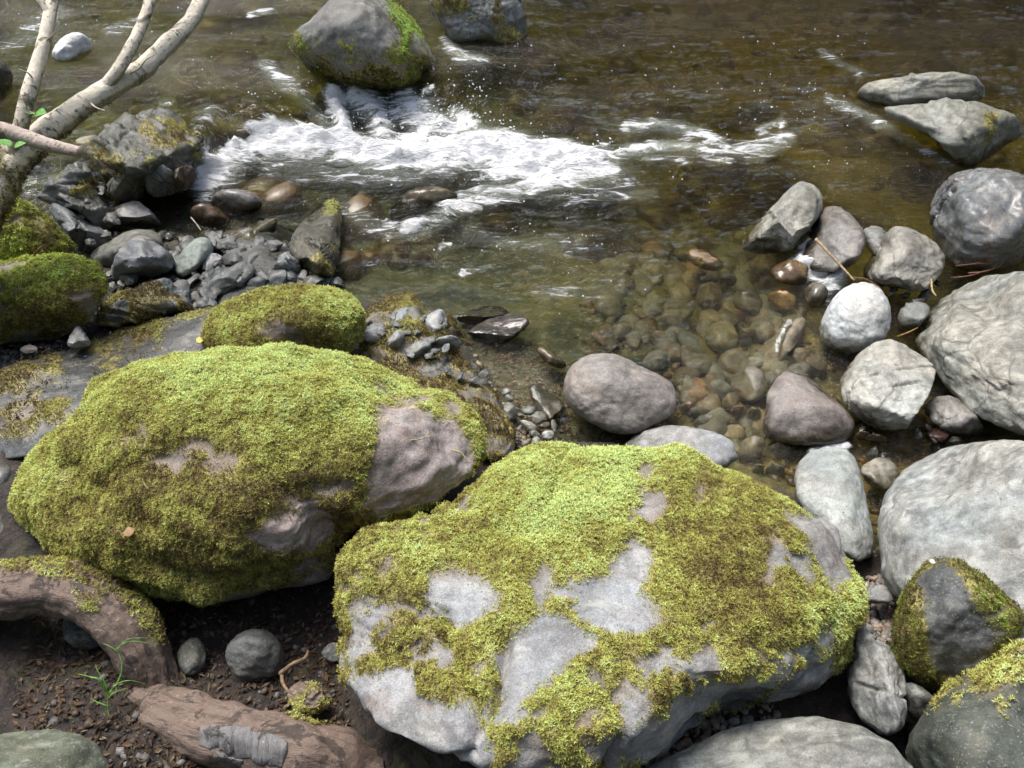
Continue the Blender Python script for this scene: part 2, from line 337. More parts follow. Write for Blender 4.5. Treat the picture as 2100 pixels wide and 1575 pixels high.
# ------------------------------------------------------------------ moss shoots
def moss_cols(tv, r):
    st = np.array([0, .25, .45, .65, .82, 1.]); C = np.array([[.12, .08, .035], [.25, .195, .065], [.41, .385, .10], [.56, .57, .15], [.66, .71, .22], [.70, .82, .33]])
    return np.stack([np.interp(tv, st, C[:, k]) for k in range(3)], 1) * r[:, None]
def grow_moss(parent, V, F, mask, dens, L, seed, tbase=.55, zones=(), K=5, wide=.36, label=None, tvar=.42, off=None, tint=(1, 1, 1)):
    rg = np.random.default_rng(seed)
    A = .5 * np.linalg.norm(np.cross(V[F[:, 1]] - V[F[:, 0]], V[F[:, 2]] - V[F[:, 0]]), axis=1)
    N = vnormals(V, F); mf = mask[F].mean(1); wgt = A * np.clip(mf, 0, 1)
    loc = np.array(off if off is not None else parent.location)
    ctr = V[F].mean(1) + loc; vw = EYE - ctr; vw /= np.linalg.norm(vw, axis=1)[:, None]
    wgt = wgt * np.clip(.25 + 2.2 * ((N[F].mean(1) * vw).sum(1) + .25), .04, 1)     # thinner on the far undersides
    n = int(wgt.sum() * dens)
    if n < 5: return None
    fi = rg.choice(len(F), n, p=wgt / wgt.sum()); u, v = rg.random(n), rg.random(n); sw = u + v > 1; u[sw] = 1 - u[sw]; v[sw] = 1 - v[sw]
    wv = np.stack([1 - u - v, u, v], 1); f = F[fi]
    p = (V[f] * wv[:, :, None]).sum(1); nm = (N[f] * wv[:, :, None]).sum(1)
    pw = p + loc
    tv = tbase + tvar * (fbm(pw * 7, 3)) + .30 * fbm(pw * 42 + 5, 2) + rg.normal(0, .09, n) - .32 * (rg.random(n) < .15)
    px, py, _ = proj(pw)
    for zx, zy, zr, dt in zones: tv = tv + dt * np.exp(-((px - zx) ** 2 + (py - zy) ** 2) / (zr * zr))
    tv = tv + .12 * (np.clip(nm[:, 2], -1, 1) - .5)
    up = nm * .75 + np.array([0, 0, .35]) + rg.normal(0, .22, (n, 3)); up /= np.linalg.norm(up, axis=1)[:, None]
    a = np.cross(up, rg.normal(size=(n, 3))); a /= np.linalg.norm(a, axis=1)[:, None]; c = np.cross(up, a)
    size = L * (.5 + .5 * np.clip((mask[f] * wv).sum(1), 0, 1)) * rg.uniform(.55, 1.3, n) * (1 + .35 * np.clip(tv - .6, -.4, .5))
    base = p + up * (size * rg.uniform(0., .9, n))[:, None]
    VV, CC = [], []
    for k in range(K):
        an = 2 * np.pi * k / K + rg.uniform(-.5, .5, n); el = rg.uniform(.3, 1.3, n)
        rd = a * np.cos(an)[:, None] + c * np.sin(an)[:, None]
        sd = -a * np.sin(an)[:, None] + c * np.cos(an)[:, None]
        dr = rd * np.cos(el)[:, None] + up * np.sin(el)[:, None]
        ln = size * rg.uniform(.7, 1.2, n); wd = (ln * wide * .5)[:, None]
        mid = base + dr * (ln * .5)[:, None] + up * (ln * .06)[:, None]; tip = base + dr * ln[:, None] - up * (ln * .12)[:, None]
        VV.append(np.stack([base + dr * (ln * .12)[:, None] + sd * wd, tip, base + dr * (ln * .12)[:, None] - sd * wd], 1))
        cc = moss_cols(np.clip(tv + rg.normal(0, .04, n), 0, 1), rg.uniform(.88, 1.12, n)) * np.array(tint); CC.append(cc[:, None] * np.array([.6, 1.25, .6])[None, :, None])  # bases darker, tips lighter: depth shading put into the leaf colour
    VV = np.concatenate(VV).reshape(-1, 3); CC = np.concatenate(CC).reshape(-1, 3)
    FF = np.arange(len(VV)).reshape(-1, 3)
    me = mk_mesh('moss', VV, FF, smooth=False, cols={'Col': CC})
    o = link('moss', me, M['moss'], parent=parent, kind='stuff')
    if label: o['label'] = label
    return o

# ------------------------------------------------------------------ rocks
def chaikin(P, n=2):
    P = np.asarray(P, float)
    for _ in range(n):
        Q = np.roll(P, -1, 0); P = np.stack([.75 * P + .25 * Q, .25 * P + .75 * Q], 1).reshape(-1, 2)
    return P
def ell(cx, cy_, rx, ry, rot=0, n=10, jit=.1, seed=0):
    rg = np.random.default_rng(seed + int(cx * 7 + cy_)); a = np.linspace(0, 2 * np.pi, n, endpoint=False); r = 1 + rg.uniform(-jit, jit, n)
    x = rx * np.cos(a) * r; y = ry * np.sin(a) * r; c, s = math.cos(R(rot)), math.sin(R(rot))
    return list(zip(cx + x * c - y * s, cy_ + x * s + y * c))
ROCKS = {}
def rock(key, name, label, cat, poly, color, mat='stone', c=None, zc=None, k=.35, sharp=None, p=7., nf=12, sub=4, seed=None, rough=.05, cracks=0, strata=0., group=None, over_w=None,
         corner=1, moss=None, fine=.012, tilt=(0, 0), parent=None, flat=0.):
    if seed is None: seed = abs(hash_(key)) % 9999
    rg = np.random.default_rng(seed)
    poly = chaikin(poly, corner); cx = .5 * (poly[:, 0].min() + poly[:, 0].max()); cyp = .5 * (poly[:, 1].min() + poly[:, 1].max())
    hw, hh = .5 * np.ptp(poly[:, 0]), .5 * np.ptp(poly[:, 1])
    # place: on the ground, or at a height over the water
    z = zc if zc is not None else 0.
    for _ in range(5):
        C = at(cx, cyp, z); depth = (C - EYE) @ FWD; s = depth / FPX
        cc = c if c is not None else .62 * min(hw, hh * 1.25) * s
        if zc is None:
            if over_w is not None: z = float(level(np.array([C[0]]), np.array([C[1]]))[0]) + over_w * cc
            else: z = g1(C) + k * cc
    C = at(cx, cyp, z); depth = (C - EYE) @ FWD; s = depth / FPX
    vd = (C - EYE) / np.linalg.norm(C - EYE); se = abs(vd[2]); ce = math.sqrt(1 - se * se)
    a = hw * s; H = hh * s; bb = math.sqrt(max(H * H - (cc * ce) ** 2, (.45 * H) ** 2)) / se
    D, F = ico(sub)
    # faceted radius: soft minimum over random planes
    nd = rg.normal(size=(nf, 3)); nd /= np.linalg.norm(nd, axis=1)[:, None]; off = rg.uniform(.8 if p < 15 else .66, 1.05, nf)
    if flat: nd = np.concatenate([nd, [[rg.normal(0, .08), rg.normal(0, .08), 1]]]); off = np.append(off, flat)
    q = np.clip(D @ nd.T, 0, None) / off
    r = ((q ** p).sum(1) + .75 ** p) ** (-1 / p)
    r = r / np.median(r)
    sd = rg.uniform(0, 60, 3)
    r = r * (1 + rough * fbm(D * 1.7 + sd, 4) * 1.6)
    Pn = D * r[:, None]
    V = Pn * np.array([a, bb, cc])
    if tilt != (0, 0):
        V[:, 2] += V[:, 0] * tilt[0] + V[:, 1] * tilt[1]
    # match the outline: scale about the line of sight, keeping each point's distance
    q3 = V + C - EYE; dz = q3 @ FWD; u = (q3 @ RIGHT) / dz * FPX; v = (q3 @ UP) / dz * FPX
    u0, v0 = cx - 1050, 787.5 - cyp; du, dv = u - u0, v - v0; th = np.arctan2(dv, du); rr = np.hypot(du, dv)
    nb = 36 if sub <= 3 else 72
    bi = ((th + np.pi) / (2 * np.pi) * nb).astype(int) % nb
    R0 = np.zeros(nb); np.maximum.at(R0, bi, rr); R0 = np.where(R0 == 0, R0.max() * .5, R0)
    R0 = (np.roll(R0, 1) + 2 * R0 + np.roll(R0, -1)) / 4 * 1.01
    tb = -np.pi + (np.arange(nb) + .5) / nb * 2 * np.pi
    pu, pv = poly[:, 0] - 1050 - u0, 787.5 - poly[:, 1] - v0
    R1 = np.zeros(nb)
    for i in range(len(pu)):
        j = (i + 1) % len(pu); ex_, ey = pu[j] - pu[i], pv[j] - pv[i]
        den = np.cos(tb) * ey - np.sin(tb) * ex_; den = np.where(np.abs(den) < 1e-9, 1e-9, den)
        tt = (pu[i] * ey - pv[i] * ex_) / den; ss = (pu[i] * np.sin(tb) - pv[i] * np.cos(tb)) / den
        ok = (ss >= -1e-6) & (ss <= 1 + 1e-6) & (tt > 0); R1 = np.where(ok, np.maximum(R1, tt), R1)
    R1 = np.where(R1 == 0, R0, R1)
    sc_ = np.interp(th, np.concatenate([[tb[-1] - 2 * np.pi], tb, [tb[0] + 2 * np.pi]]), np.concatenate([[(R1 / R0)[-1]], R1 / R0, [(R1 / R0)[0]]]))
    R0v = np.interp(th, tb, R0, period=2 * np.pi)
    sm = np.median(R1 / R0); f = sst(0, .75, rr / R0v); sc_ = sm * (1 - f) + sc_ * f
    u = u0 + du * sc_; v = v0 + dv * sc_
    W3 = EYE + dz[:, None] * (FWD + (u / FPX)[:, None] * RIGHT + (v / FPX)[:, None] * UP)
    V = W3 - C
    # surface relief
    N = vnormals(V, F); size = max(a, H)
    V = V + N * (fine * size * fbm(W3 * (5 / size) + sd, 4))[:, None]
    if strata:
        ax = np.array([.25, .5, .82]); hgt = (W3 @ ax) + .02 * fbm(W3 * 6 + sd, 3)
        ph = hgt / strata; fr_ = ph - np.floor(ph); V = V + N * (strata * .38 * (fr_ ** 3 - .3))[:, None]
    if cracks:
        g = 0
        for i in range(cracks):
            n_ = rg.normal(size=3) * [1, 1, .35]; n_ /= np.linalg.norm(n_); d0 = rg.uniform(-.6, .6) * size
            dd = np.abs(V @ n_ - d0 + .05 * size * fbm(W3 * (2.5 / size) + 9 * i, 3)); ext = sst(-.2, .2, pn(W3 * (1.2 / size) + 31 * i + sd))
            g = np.maximum(g, ext * np.exp(-(dd / (.018 * size + .002)) ** 2))
        V = V - N * (g * (.045 * size + .004))[:, None]
    mm = np.zeros(len(V))
    if moss:
        px, py, _ = proj(V + C)
        js = 26 * size / .5; jx = js * fbm((V + C) * 9 + 3, 5, .62); jy = js * fbm((V + C) * 9 + 40, 5, .62); Wv = V + C
        def soft(pl): return np.mean([inpoly(px + jx + ox, py + jy + oy, pl) for ox, oy in ((0, 0), (9, 0), (-9, 0), (0, 9), (0, -9), (18, 6), (-18, -6), (6, -18), (-6, 18))], 0)
        N = vnormals(V, F)
        if moss.get('inc') is None: mm = np.ones(len(V))
        else:
            for pl in moss['inc']: mm = np.maximum(mm, soft(pl))
        for pl in moss.get('exc', ()): mm = np.minimum(mm, 1 - soft(pl))
        for pl, dn in moss.get('sparse', ()): q_ = soft(pl); hole = sst(.5 - dn - .12, .5 - dn + .18, .9 * fbm(Wv * 15 + 70, 5, .6)); mm = mm * (1 - q_ + q_ * np.clip(hole + .04, 0, 1))
        th_ = moss.get('holes', .0)
        if th_: mm = mm * sst(-th_ - .1, -th_ + .1, fbm((V + C) * moss.get('hs', 12.) + 7, 4))
        mm = mm * sst(moss.get('nz', -.35) - .15, moss.get('nz', -.35) + .15, N[:, 2])
        thick = moss.get('thick', .008)
        V = V + N * (mm * thick * (.8 + .55 * fbm((V + C) * 14, 3)))[:, None]
    film = mm.copy()
    if moss:
        E = np.concatenate([F[:, [0, 1]], F[:, [1, 2]], F[:, [2, 0]]]); dg = np.bincount(E[:, 0], minlength=len(V)).astype(float)
        for _ in range(40): film = .4 * film + .6 * np.bincount(E[:, 0], film[E[:, 1]], len(V)) / dg
    me = mk_mesh(name, V, F, attrs={'moss': mm, 'film': film})
    if p >= 15 and not strata: me.set_sharp_from_angle(angle=R(24 if sub >= 5 else 32))
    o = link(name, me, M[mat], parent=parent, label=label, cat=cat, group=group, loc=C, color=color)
    if moss:
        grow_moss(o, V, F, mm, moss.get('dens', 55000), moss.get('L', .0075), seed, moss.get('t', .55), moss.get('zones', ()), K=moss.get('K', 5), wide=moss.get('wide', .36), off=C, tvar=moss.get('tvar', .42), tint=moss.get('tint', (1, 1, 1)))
    ROCKS[key] = (o, C, (a, bb, cc)); return o
def hash_(s):
    h = 5381
    for ch in s: h = (h * 33 + ord(ch)) & 0xffffffff
    return h
# ------------------------------------------------------------------ stream water
_foam_glint = [
    ([(540, 130), (610, 190), (670, 262)], 18, .36), ([(430, 235), (480, 255), (530, 290)], 26, .34), ([(400, 330), (430, 290)], 16, .4), ([(960, 480), (1060, 500), (1180, 500)], 26, .25), ([(700, 420), (760, 460), (820, 480)], 24, .3), ([(1100, 600), (1250, 610), (1330, 590)], 20, .2),  # photo points with brush radius and strength, moved onto the water plane below
    ([(425, 350), (520, 300), (600, 288), (700, 296), (790, 322), (880, 318), (1000, 322), (1120, 342), (1230, 332)], 27, 1.08),
    ([(520, 268), (600, 275), (690, 285)], 20, .9),
    ([(860, 300), (980, 290), (1060, 300), (1180, 318)], 24, .9),
    ([(1220, 328), (1310, 312), (1390, 300), (1440, 306)], 14, .68), ([(1450, 310), (1520, 306), (1560, 300), (1622, 282)], 13, .62),
    ([(1290, 264), (1350, 258), (1400, 264)], 13, .58), ([(1400, 266), (1450, 280), (1490, 300)], 13, .52), ([(1560, 268), (1600, 252)], 10, .52),
    ([(690, 195), (698, 280)], 17, 1.05), ([(735, 200), (775, 235), (800, 300)], 26, .78), ([(830, 220), (890, 250), (950, 300)], 32, .8), ([(930, 235), (965, 262)], 20, .7), ([(870, 270), (850, 310)], 22, 1.),
    ([(838, 470), (900, 445), (950, 412), (1050, 392), (1140, 372), (1260, 350)], 18, .68),
    ([(1000, 362), (1150, 378), (1280, 362)], 48, .32), ([(560, 330), (760, 350), (900, 352)], 40, .36),
    ([(420, 372), (470, 352)], 30, .62), ([(900, 508), (918, 503)], 6, .65), ([(950, 562), (1010, 552)], 7, .36),
    ([(1215, 400), (1330, 400)], 20, .3), ([(1330, 330), (1450, 330), (1560, 320)], 14, .3),
    ([(345, 212), (325, 208)], 5, .5), ([(510, 30), (560, 22)], 6, .5), ([(925, 95), (945, 118), (985, 125)], 14, .5), ([(860, 190), (880, 178)], 5, .7),
    ([(1650, 545), (1685, 552), (1712, 575)], 20, 1.4), ([(1660, 924), (1700, 920), (1735, 914)], 7, .75), ([(1640, 522), (1660, 500)], 9, .9), ([(1585, 712), (1625, 670)], 4, .8),  # leading strokes paint white sky reflections on calm water
    ([(1700, 205), (1760, 230), (1860, 285), (1950, 335)], 12, .38), ([(1690, 110), (1760, 150)], 12, .3),
    ([(20, 100), (60, 60), (120, 20)], 26, .26), ([(220, 60), (300, 40)], 14, .3),  # upper left sky sheen, painted as pale streaks
]
xs = grid_axes(-3.6, 3.6, .0125, 60., 14)
ys = [1.2]; 
while ys[-1] < 6.6: ys.append(ys[-1] + .0085 + .0022 * (ys[-1] - 1.2))
ys = np.concatenate([ys, 6.6 + np.linspace(0, 1, 16)[1:] ** 2 * 50])
X, Y = np.meshgrid(xs, ys); nx, ny = len(xs), len(ys)
G = ground(X, Y); Wl = level(X, Y)
x, y = X.ravel(), Y.ravel(); P = np.stack([x, y, 0 * x], 1); wl = Wl.ravel().copy()
# humps where the water slides over rocks just under it
HUMPS = [((485, 250), .20, .15, .06), ((425, 292), .12, .10, .05), ((872, 425), .15, .11, .055), ((1150, 250), .16, .05, .012)]
for (hx, hy), rx, ry, hh in HUMPS:
    c_ = at(hx, hy, .08); wl += hh * np.exp(-((x - c_[0]) / rx) ** 2 - ((y - c_[1]) / ry) ** 2)
px, py, _ = proj(np.stack([x, y, wl], 1))
near = (px > -400) & (px < 2500) & (py > -250) & (py < 1250)
foam_glint = np.zeros(len(x)); fi = np.where(near)[0]
wob = 14 * fbm(P[fi] * 4, 3)
for pts, rad, st in _foam_glint:
    d, _ = segdist(px[fi] + wob, py[fi] + .6 * wob, pts)
    foam_glint[fi] = np.maximum(foam_glint[fi], st * np.exp(-(d / (rad * 1.15)) ** 2))
calm = np.zeros(len(x))
for (cx_, cy_, r_) in [(1580, 830, 190), (420, 450, 100), (1080, 800, 120), (1750, 950, 160), (1700, 560, 90)]:
    calm = np.maximum(calm, np.exp(-((px - cx_) ** 2 + (py - cy_) ** 2) / (r_ * r_)))
turb = np.clip(foam_glint, 0, 1); rip = (1 - .5 * calm) * (.62 + .65 * np.exp(-((py - 470) / 260) ** 2))
rip = rip * (.55 + 1.1 * sst(-.35, .45, fbm(P * [.9, 2.4, 1] + 4, 3)))
Ps = np.stack([x * 1.6 + .35 * y, y * 4.4 - .5 * x, 0 * x], 1)
hgt = np.zeros(len(x))
hgt[fi] = rip[fi] * (.011 * fbm(Ps[fi] * 1.5, 5, .58)) + turb[fi] ** 1.7 * (.06 * (1 - 2.2 * np.abs(pn(P[fi] * [3.2, 9, 1] + 2.2 + .35 * fbm(P[fi] * 5, 2)[:, None]))) * .7 + .03 * fbm(P[fi] * [8, 24, 1] + 5, 4, .6) + .012)
H = wl + hgt
dep = np.clip(H - G.ravel(), 0, .7) * np.where(py < 450, 1.25, 1.0)
I = np.arange(nx * ny).reshape(ny, nx); Q = np.stack([I[:-1, :-1], I[:-1, 1:], I[1:, 1:], I[1:, :-1]], -1).reshape(-1, 4)
dry = (G.ravel() > H + .05); Q = Q[~dry[Q].all(1)]
used = np.unique(Q); mp = -np.ones(nx * ny, int); mp[used] = np.arange(len(used))
me = mk_mesh('stream_water', np.stack([x, y, H], 1)[used], mp[Q], attrs={'foam_glint': foam_glint[used], 'depth': dep[used], 'ripple': np.clip(rip, .15, 1.2)[used]})
link('stream_water', me, M['water'], kind='structure')

# ------------------------------------------------------------------ scatter of small stones and bubbles
def pebble_mass(name, parent, pts, sizes, cols, sub=2, seed=1, mat='pebble', flat=.62, kind='stuff', label=None, cat=None, squash=None):
    rg = np.random.default_rng(seed); D, F = ico(sub); VV, FF, CC = [], [], []
    for i, (p, s) in enumerate(zip(pts, sizes)):
        nd = rg.normal(size=(7, 3)); nd /= np.linalg.norm(nd, axis=1)[:, None]; q = np.clip(D @ nd.T, 0, None) / rg.uniform(.75, 1.05, 7)
        r = ((q ** 7).sum(1) + .75 ** 7) ** (-1 / 7); a = rg.uniform(0, 6.28); e = rg.uniform(.65, 1.15, 2)
        v = D * r[:, None] * [s * e[0], s * e[1], s * (flat if squash is None else squash)]; c_, s_ = math.cos(a), math.sin(a)
        v = np.stack([v[:, 0] * c_ - v[:, 1] * s_, v[:, 0] * s_ + v[:, 1] * c_, v[:, 2] + v[:, 0] * rg.normal(0, .2)], 1) + p
        VV.append(v); FF.append(F + i * len(D)); CC.append(np.repeat(np.array(cols[i])[None], len(D), 0))
    me = mk_mesh(name, np.concatenate(VV), np.concatenate(FF), cols={'Col': np.concatenate(CC)})
    return link(name, me, M[mat], parent=parent, kind=kind, label=label, cat=cat)
def scatter_px(poly, n, seed, z=None, lift=.0):
    rg = np.random.default_rng(seed); poly = np.asarray(poly, float); lo, hi = poly.min(0), poly.max(0); out = []
    while len(out) < n:
        q = rg.uniform(lo, hi, (n * 3, 2)); q = q[inpoly(q[:, 0], q[:, 1], poly)]; out.extend(q.tolist())
    q = np.array(out[:n]); zz = np.zeros(n)
    for _ in range(4):
        p = at(q[:, 0], q[:, 1], 0.) if _ == 0 else EYE + ray(q[:, 0], q[:, 1]) * ((zz - CAM_Z) / ray(q[:, 0], q[:, 1])[:, 2])[:, None]
        zz = ground(p[:, 0], p[:, 1]) + lift
    p[:, 2] = zz; return p
GREY = [(.30, .30, .28), (.22, .22, .2), (.36, .34, .3), (.25, .2, .16), (.17, .15, .12), (.3, .22, .15)]
BROWN = [(.28, .20, .10), (.24, .19, .12), (.21, .19, .12), (.32, .23, .12), (.16, .13, .08), (.28, .26, .18), (.36, .19, .07)]
def pick(L, n, seed):
    rg = np.random.default_rng(seed); return [np.array(L[i]) * rg.uniform(.7, 1.3) for i in rg.integers(0, len(L), n)]
rg = np.random.default_rng(5)
def grav(poly, n, s0, s1, L, seed, label, name='gravel', lift=0., cat='gravel', sub=2):
    p = scatter_px(poly, n, seed, lift=lift); r_ = np.random.default_rng(seed + 1)
    return pebble_mass(name, None, p, s0 + (s1 - s0) * r_.random(n) ** 2.5, pick(L, n, seed + 2), sub=1 if s1 <= .027 else 2, seed=seed, label=label, cat=cat)
grav([(960, 705), (1100, 700), (1170, 760), (1180, 860), (1140, 930), (1060, 920), (1000, 800)], 1500, .003, .012, GREY + BROWN[:4], 11, 'wet gravel spit beside the round brown boulder')
grav([(120, 1230), (700, 1180), (720, 1620), (60, 1620)], 800, .002, .013, [(.17, .165, .155), (.12, .11, .10), (.08, .06, .045)] + [(.06, .042, .03)] * 3, 12, 'crumbly soil and gravel round the tree roots', lift=.002)
grav([(1770, 1180), (1850, 1190), (1850, 1330), (1770, 1330)], 420, .003, .014, GREY + [(.3, .2, .15)], 13, 'fine gravel in the slot beside the right mossy boulder', lift=.004)
grav([(1360, 1420), (1570, 1420), (1600, 1480), (1380, 1560), (1150, 1640), (1150, 1560)], 420, .004, .015, GREY + [(.28, .17, .11)], 14, 'small gravel under the front edge of the right mossy boulder', lift=.004)
grav([(1180, 480), (1560, 430), (1700, 540), (1900, 640), (1900, 900), (1850, 1010), (1640, 1000), (1300, 900), (1180, 730)], 1000, .006, .026, BROWN + GREY[:2], 15, 'brown gravel and cobbles on the bed of the shallow right water', name='bed_gravel')
grav([(330, 400), (500, 420), (560, 480), (450, 520), (340, 480)], 220, .005, .016, BROWN, 16, 'small brown gravel in the quiet pool behind the grey stones', name='bed_gravel')
grav([(-100, -60), (2200, -60), (2200, 420), (1300, 520), (700, 560), (500, 420), (-100, 330)], 320, .05, .15, BROWN[:3] + [(.17, .14, .08)] * 4, 17, 'dim brown cobbles on the bed of the open stream', name='bed_cobbles')
grav([(180, 500), (560, 480), (700, 620), (560, 640), (380, 640), (200, 650)], 300, .005, .016, [(.13, .13, .12)] * 3 + [(.2, .2, .19)], 18, 'small grey rubble between the left bank stones')
grav([(0, 690), (200, 660), (140, 730), (0, 760)], 120, .006, .02, [(.1, .09, .08)], 19, 'dark rubble under the left green boulder')
grav([(1640, 980), (1800, 900), (1900, 870), (2000, 900), (1800, 1010), (1800, 1150), (1700, 1130)], 240, .006, .022, BROWN + GREY, 20, 'mixed pebbles in the gap beside the long pale stone')
grav([(2110, 820), (3000, 700), (3000, 1800), (2200, 1800), (2110, 1300)], 700, .008, .05, GREY, 25, 'grey bank gravel running on past the right boulders')
# floating bubbles and splash drops
m, t, out = mat_new('bubble_foam'); b = NB(t); p = b.n('BsdfPrincipled', {'Base Color': (.85, .87, .87, 1), 'Roughness': .25}); t.links.new(p.outputs[0], out.inputs[0]); M['bubble'] = m
def onwater(q):
    z = np.zeros(len(q))
    for _ in range(3):
        d = ray(q[:, 0], q[:, 1]); p_ = EYE + d * ((z - CAM_Z) / d[:, 2])[:, None]; z = level(p_[:, 0], p_[:, 1])
    p_[:, 2] = z; return p_
rg = np.random.default_rng(77); bq = []
for (ax, ay, bx, by, wdt, n) in [(1560, 120, 1900, 60, 30, 70), (1640, 170, 1980, 340, 28, 170), (1500, 160, 1720, 330, 60, 170), (1100, 60, 1700, 250, 70, 130), (1250, 380, 1640, 360, 40, 130),
        (700, 470, 1250, 500, 45, 150), (1650, 300, 1950, 380, 40, 90), (430, 250, 700, 160, 60, 60), (700, 330, 1250, 400, 40, 120), (900, 200, 1100, 150, 40, 40), (40, 60, 560, 60, 80, 90), (640, 420, 800, 470, 25, 50), (1150, 560, 1450, 650, 60, 40)]:
    n = int(n * (.35 if ax < 1200 else .12)); u = rg.random(n); bq.append(np.stack([ax + (bx - ax) * u + rg.normal(0, wdt, n), ay + (by - ay) * u + rg.normal(0, wdt * .6, n)], 1))
bq = np.concatenate(bq); p_ = onwater(bq); p_[:, 2] += .004
pebble_mass('water_bubbles', None, p_, rg.uniform(.0014, .0045, len(p_)) * (1 + .12 * p_[:, 1]) * .72, [(.85, .87, .87)] * len(p_), sub=1, seed=3, mat='bubble', label='white bubbles and drops drifting on the stream', cat='bubbles')
bq = []
for (cx_, cy_, sx, sy, n) in [(700, 235, 14, 36, 60), (790, 245, 45, 25, 110), (900, 250, 50, 22, 110), (560, 272, 50, 12, 60), (1010, 290, 50, 14, 70), (1180, 312, 60, 12, 50), (960, 262, 40, 22, 50)]:
    bq.append(np.stack([rg.normal(cx_, sx, n), rg.normal(cy_, sy, n)], 1))
bq = np.concatenate(bq); p_ = onwater(bq); p_[:, 2] += np.abs(rg.normal(0, .03, len(p_))) + .008
pebble_mass('splash_drops', None, p_, rg.uniform(.0015, .0055, len(p_)), [(.85, .87, .87)] * len(p_), sub=1, seed=4, mat='bubble', label='white spray drops leaping over the small fall', cat='spray')

# ------------------------------------------------------------------ boulders and stones
# the two great mossy boulders in front
rock('LB', 'boulder', 'big rounded boulder under thick yellow green moss with a bare pinkish nose, left foreground', 'boulder',
     [(36, 985), (58, 905), (140, 848), (160, 798), (240, 758), (400, 727), (560, 716), (700, 722), (790, 745), (860, 797), (930, 802), (978, 842), (1000, 892), (990, 945), (955, 1000), (880, 1052), (800, 1072), (725, 1075), (695, 1110), (690, 1180), (650, 1205), (560, 1215), (470, 1240), (385, 1246), (300, 1210), (180, 1170), (60, 1120), (34, 1050)],
     (.38, .32, .305), 'boulder', c=.21, zc=.25, p=6, nf=10, sub=7, seed=21, rough=.05, fine=.02,
     moss=dict(dens=102000, L=.0062, t=.70, tvar=.25, thick=.012, nz=-.5,
               exc=[[(760, 840), (800, 808), (860, 806), (890, 828), (930, 842), (955, 880), (978, 925), (978, 965), (940, 1012), (880, 1052), (800, 1066), (765, 1040), (738, 1000), (750, 950), (772, 900)],
                    [(515, 1075), (560, 1040), (600, 1030), (655, 1045), (695, 1060), (690, 1130), (640, 1152), (590, 1125), (530, 1112)],
                    [(360, 905), (400, 908), (440, 928), (485, 965), (462, 978), (420, 962), (395, 932)], [(118, 978), (150, 950), (164, 960), (147, 977)],
                    [(630, 985), (682, 968), (672, 1012), (640, 1012)], [(184, 868), (204, 864), (200, 880), (184, 882)],
                    [(360, 1235), (450, 1215), (620, 1180), (700, 1160), (700, 1260), (360, 1260)]],
               sparse=[([(560, 960), (650, 930), (770, 940), (770, 1060), (690, 1090), (600, 1040)], .85), ([(230, 890), (400, 900), (480, 980), (300, 950)], .5), ([(620, 1140), (700, 1120), (690, 1200), (560, 1210)], .6)],
               zones=[(660, 1010, 110, -.5), (300, 930, 120, -.36), (470, 1120, 190, -.2), (520, 1000, 120, -.14), (150, 1080, 140, -.12), (300, 1000, 200, -.08), (700, 830, 160, .16), (560, 770, 130, .06), (420, 760, 160, .1), (640, 1170, 90, -.2), (860, 800, 60, .05)]))
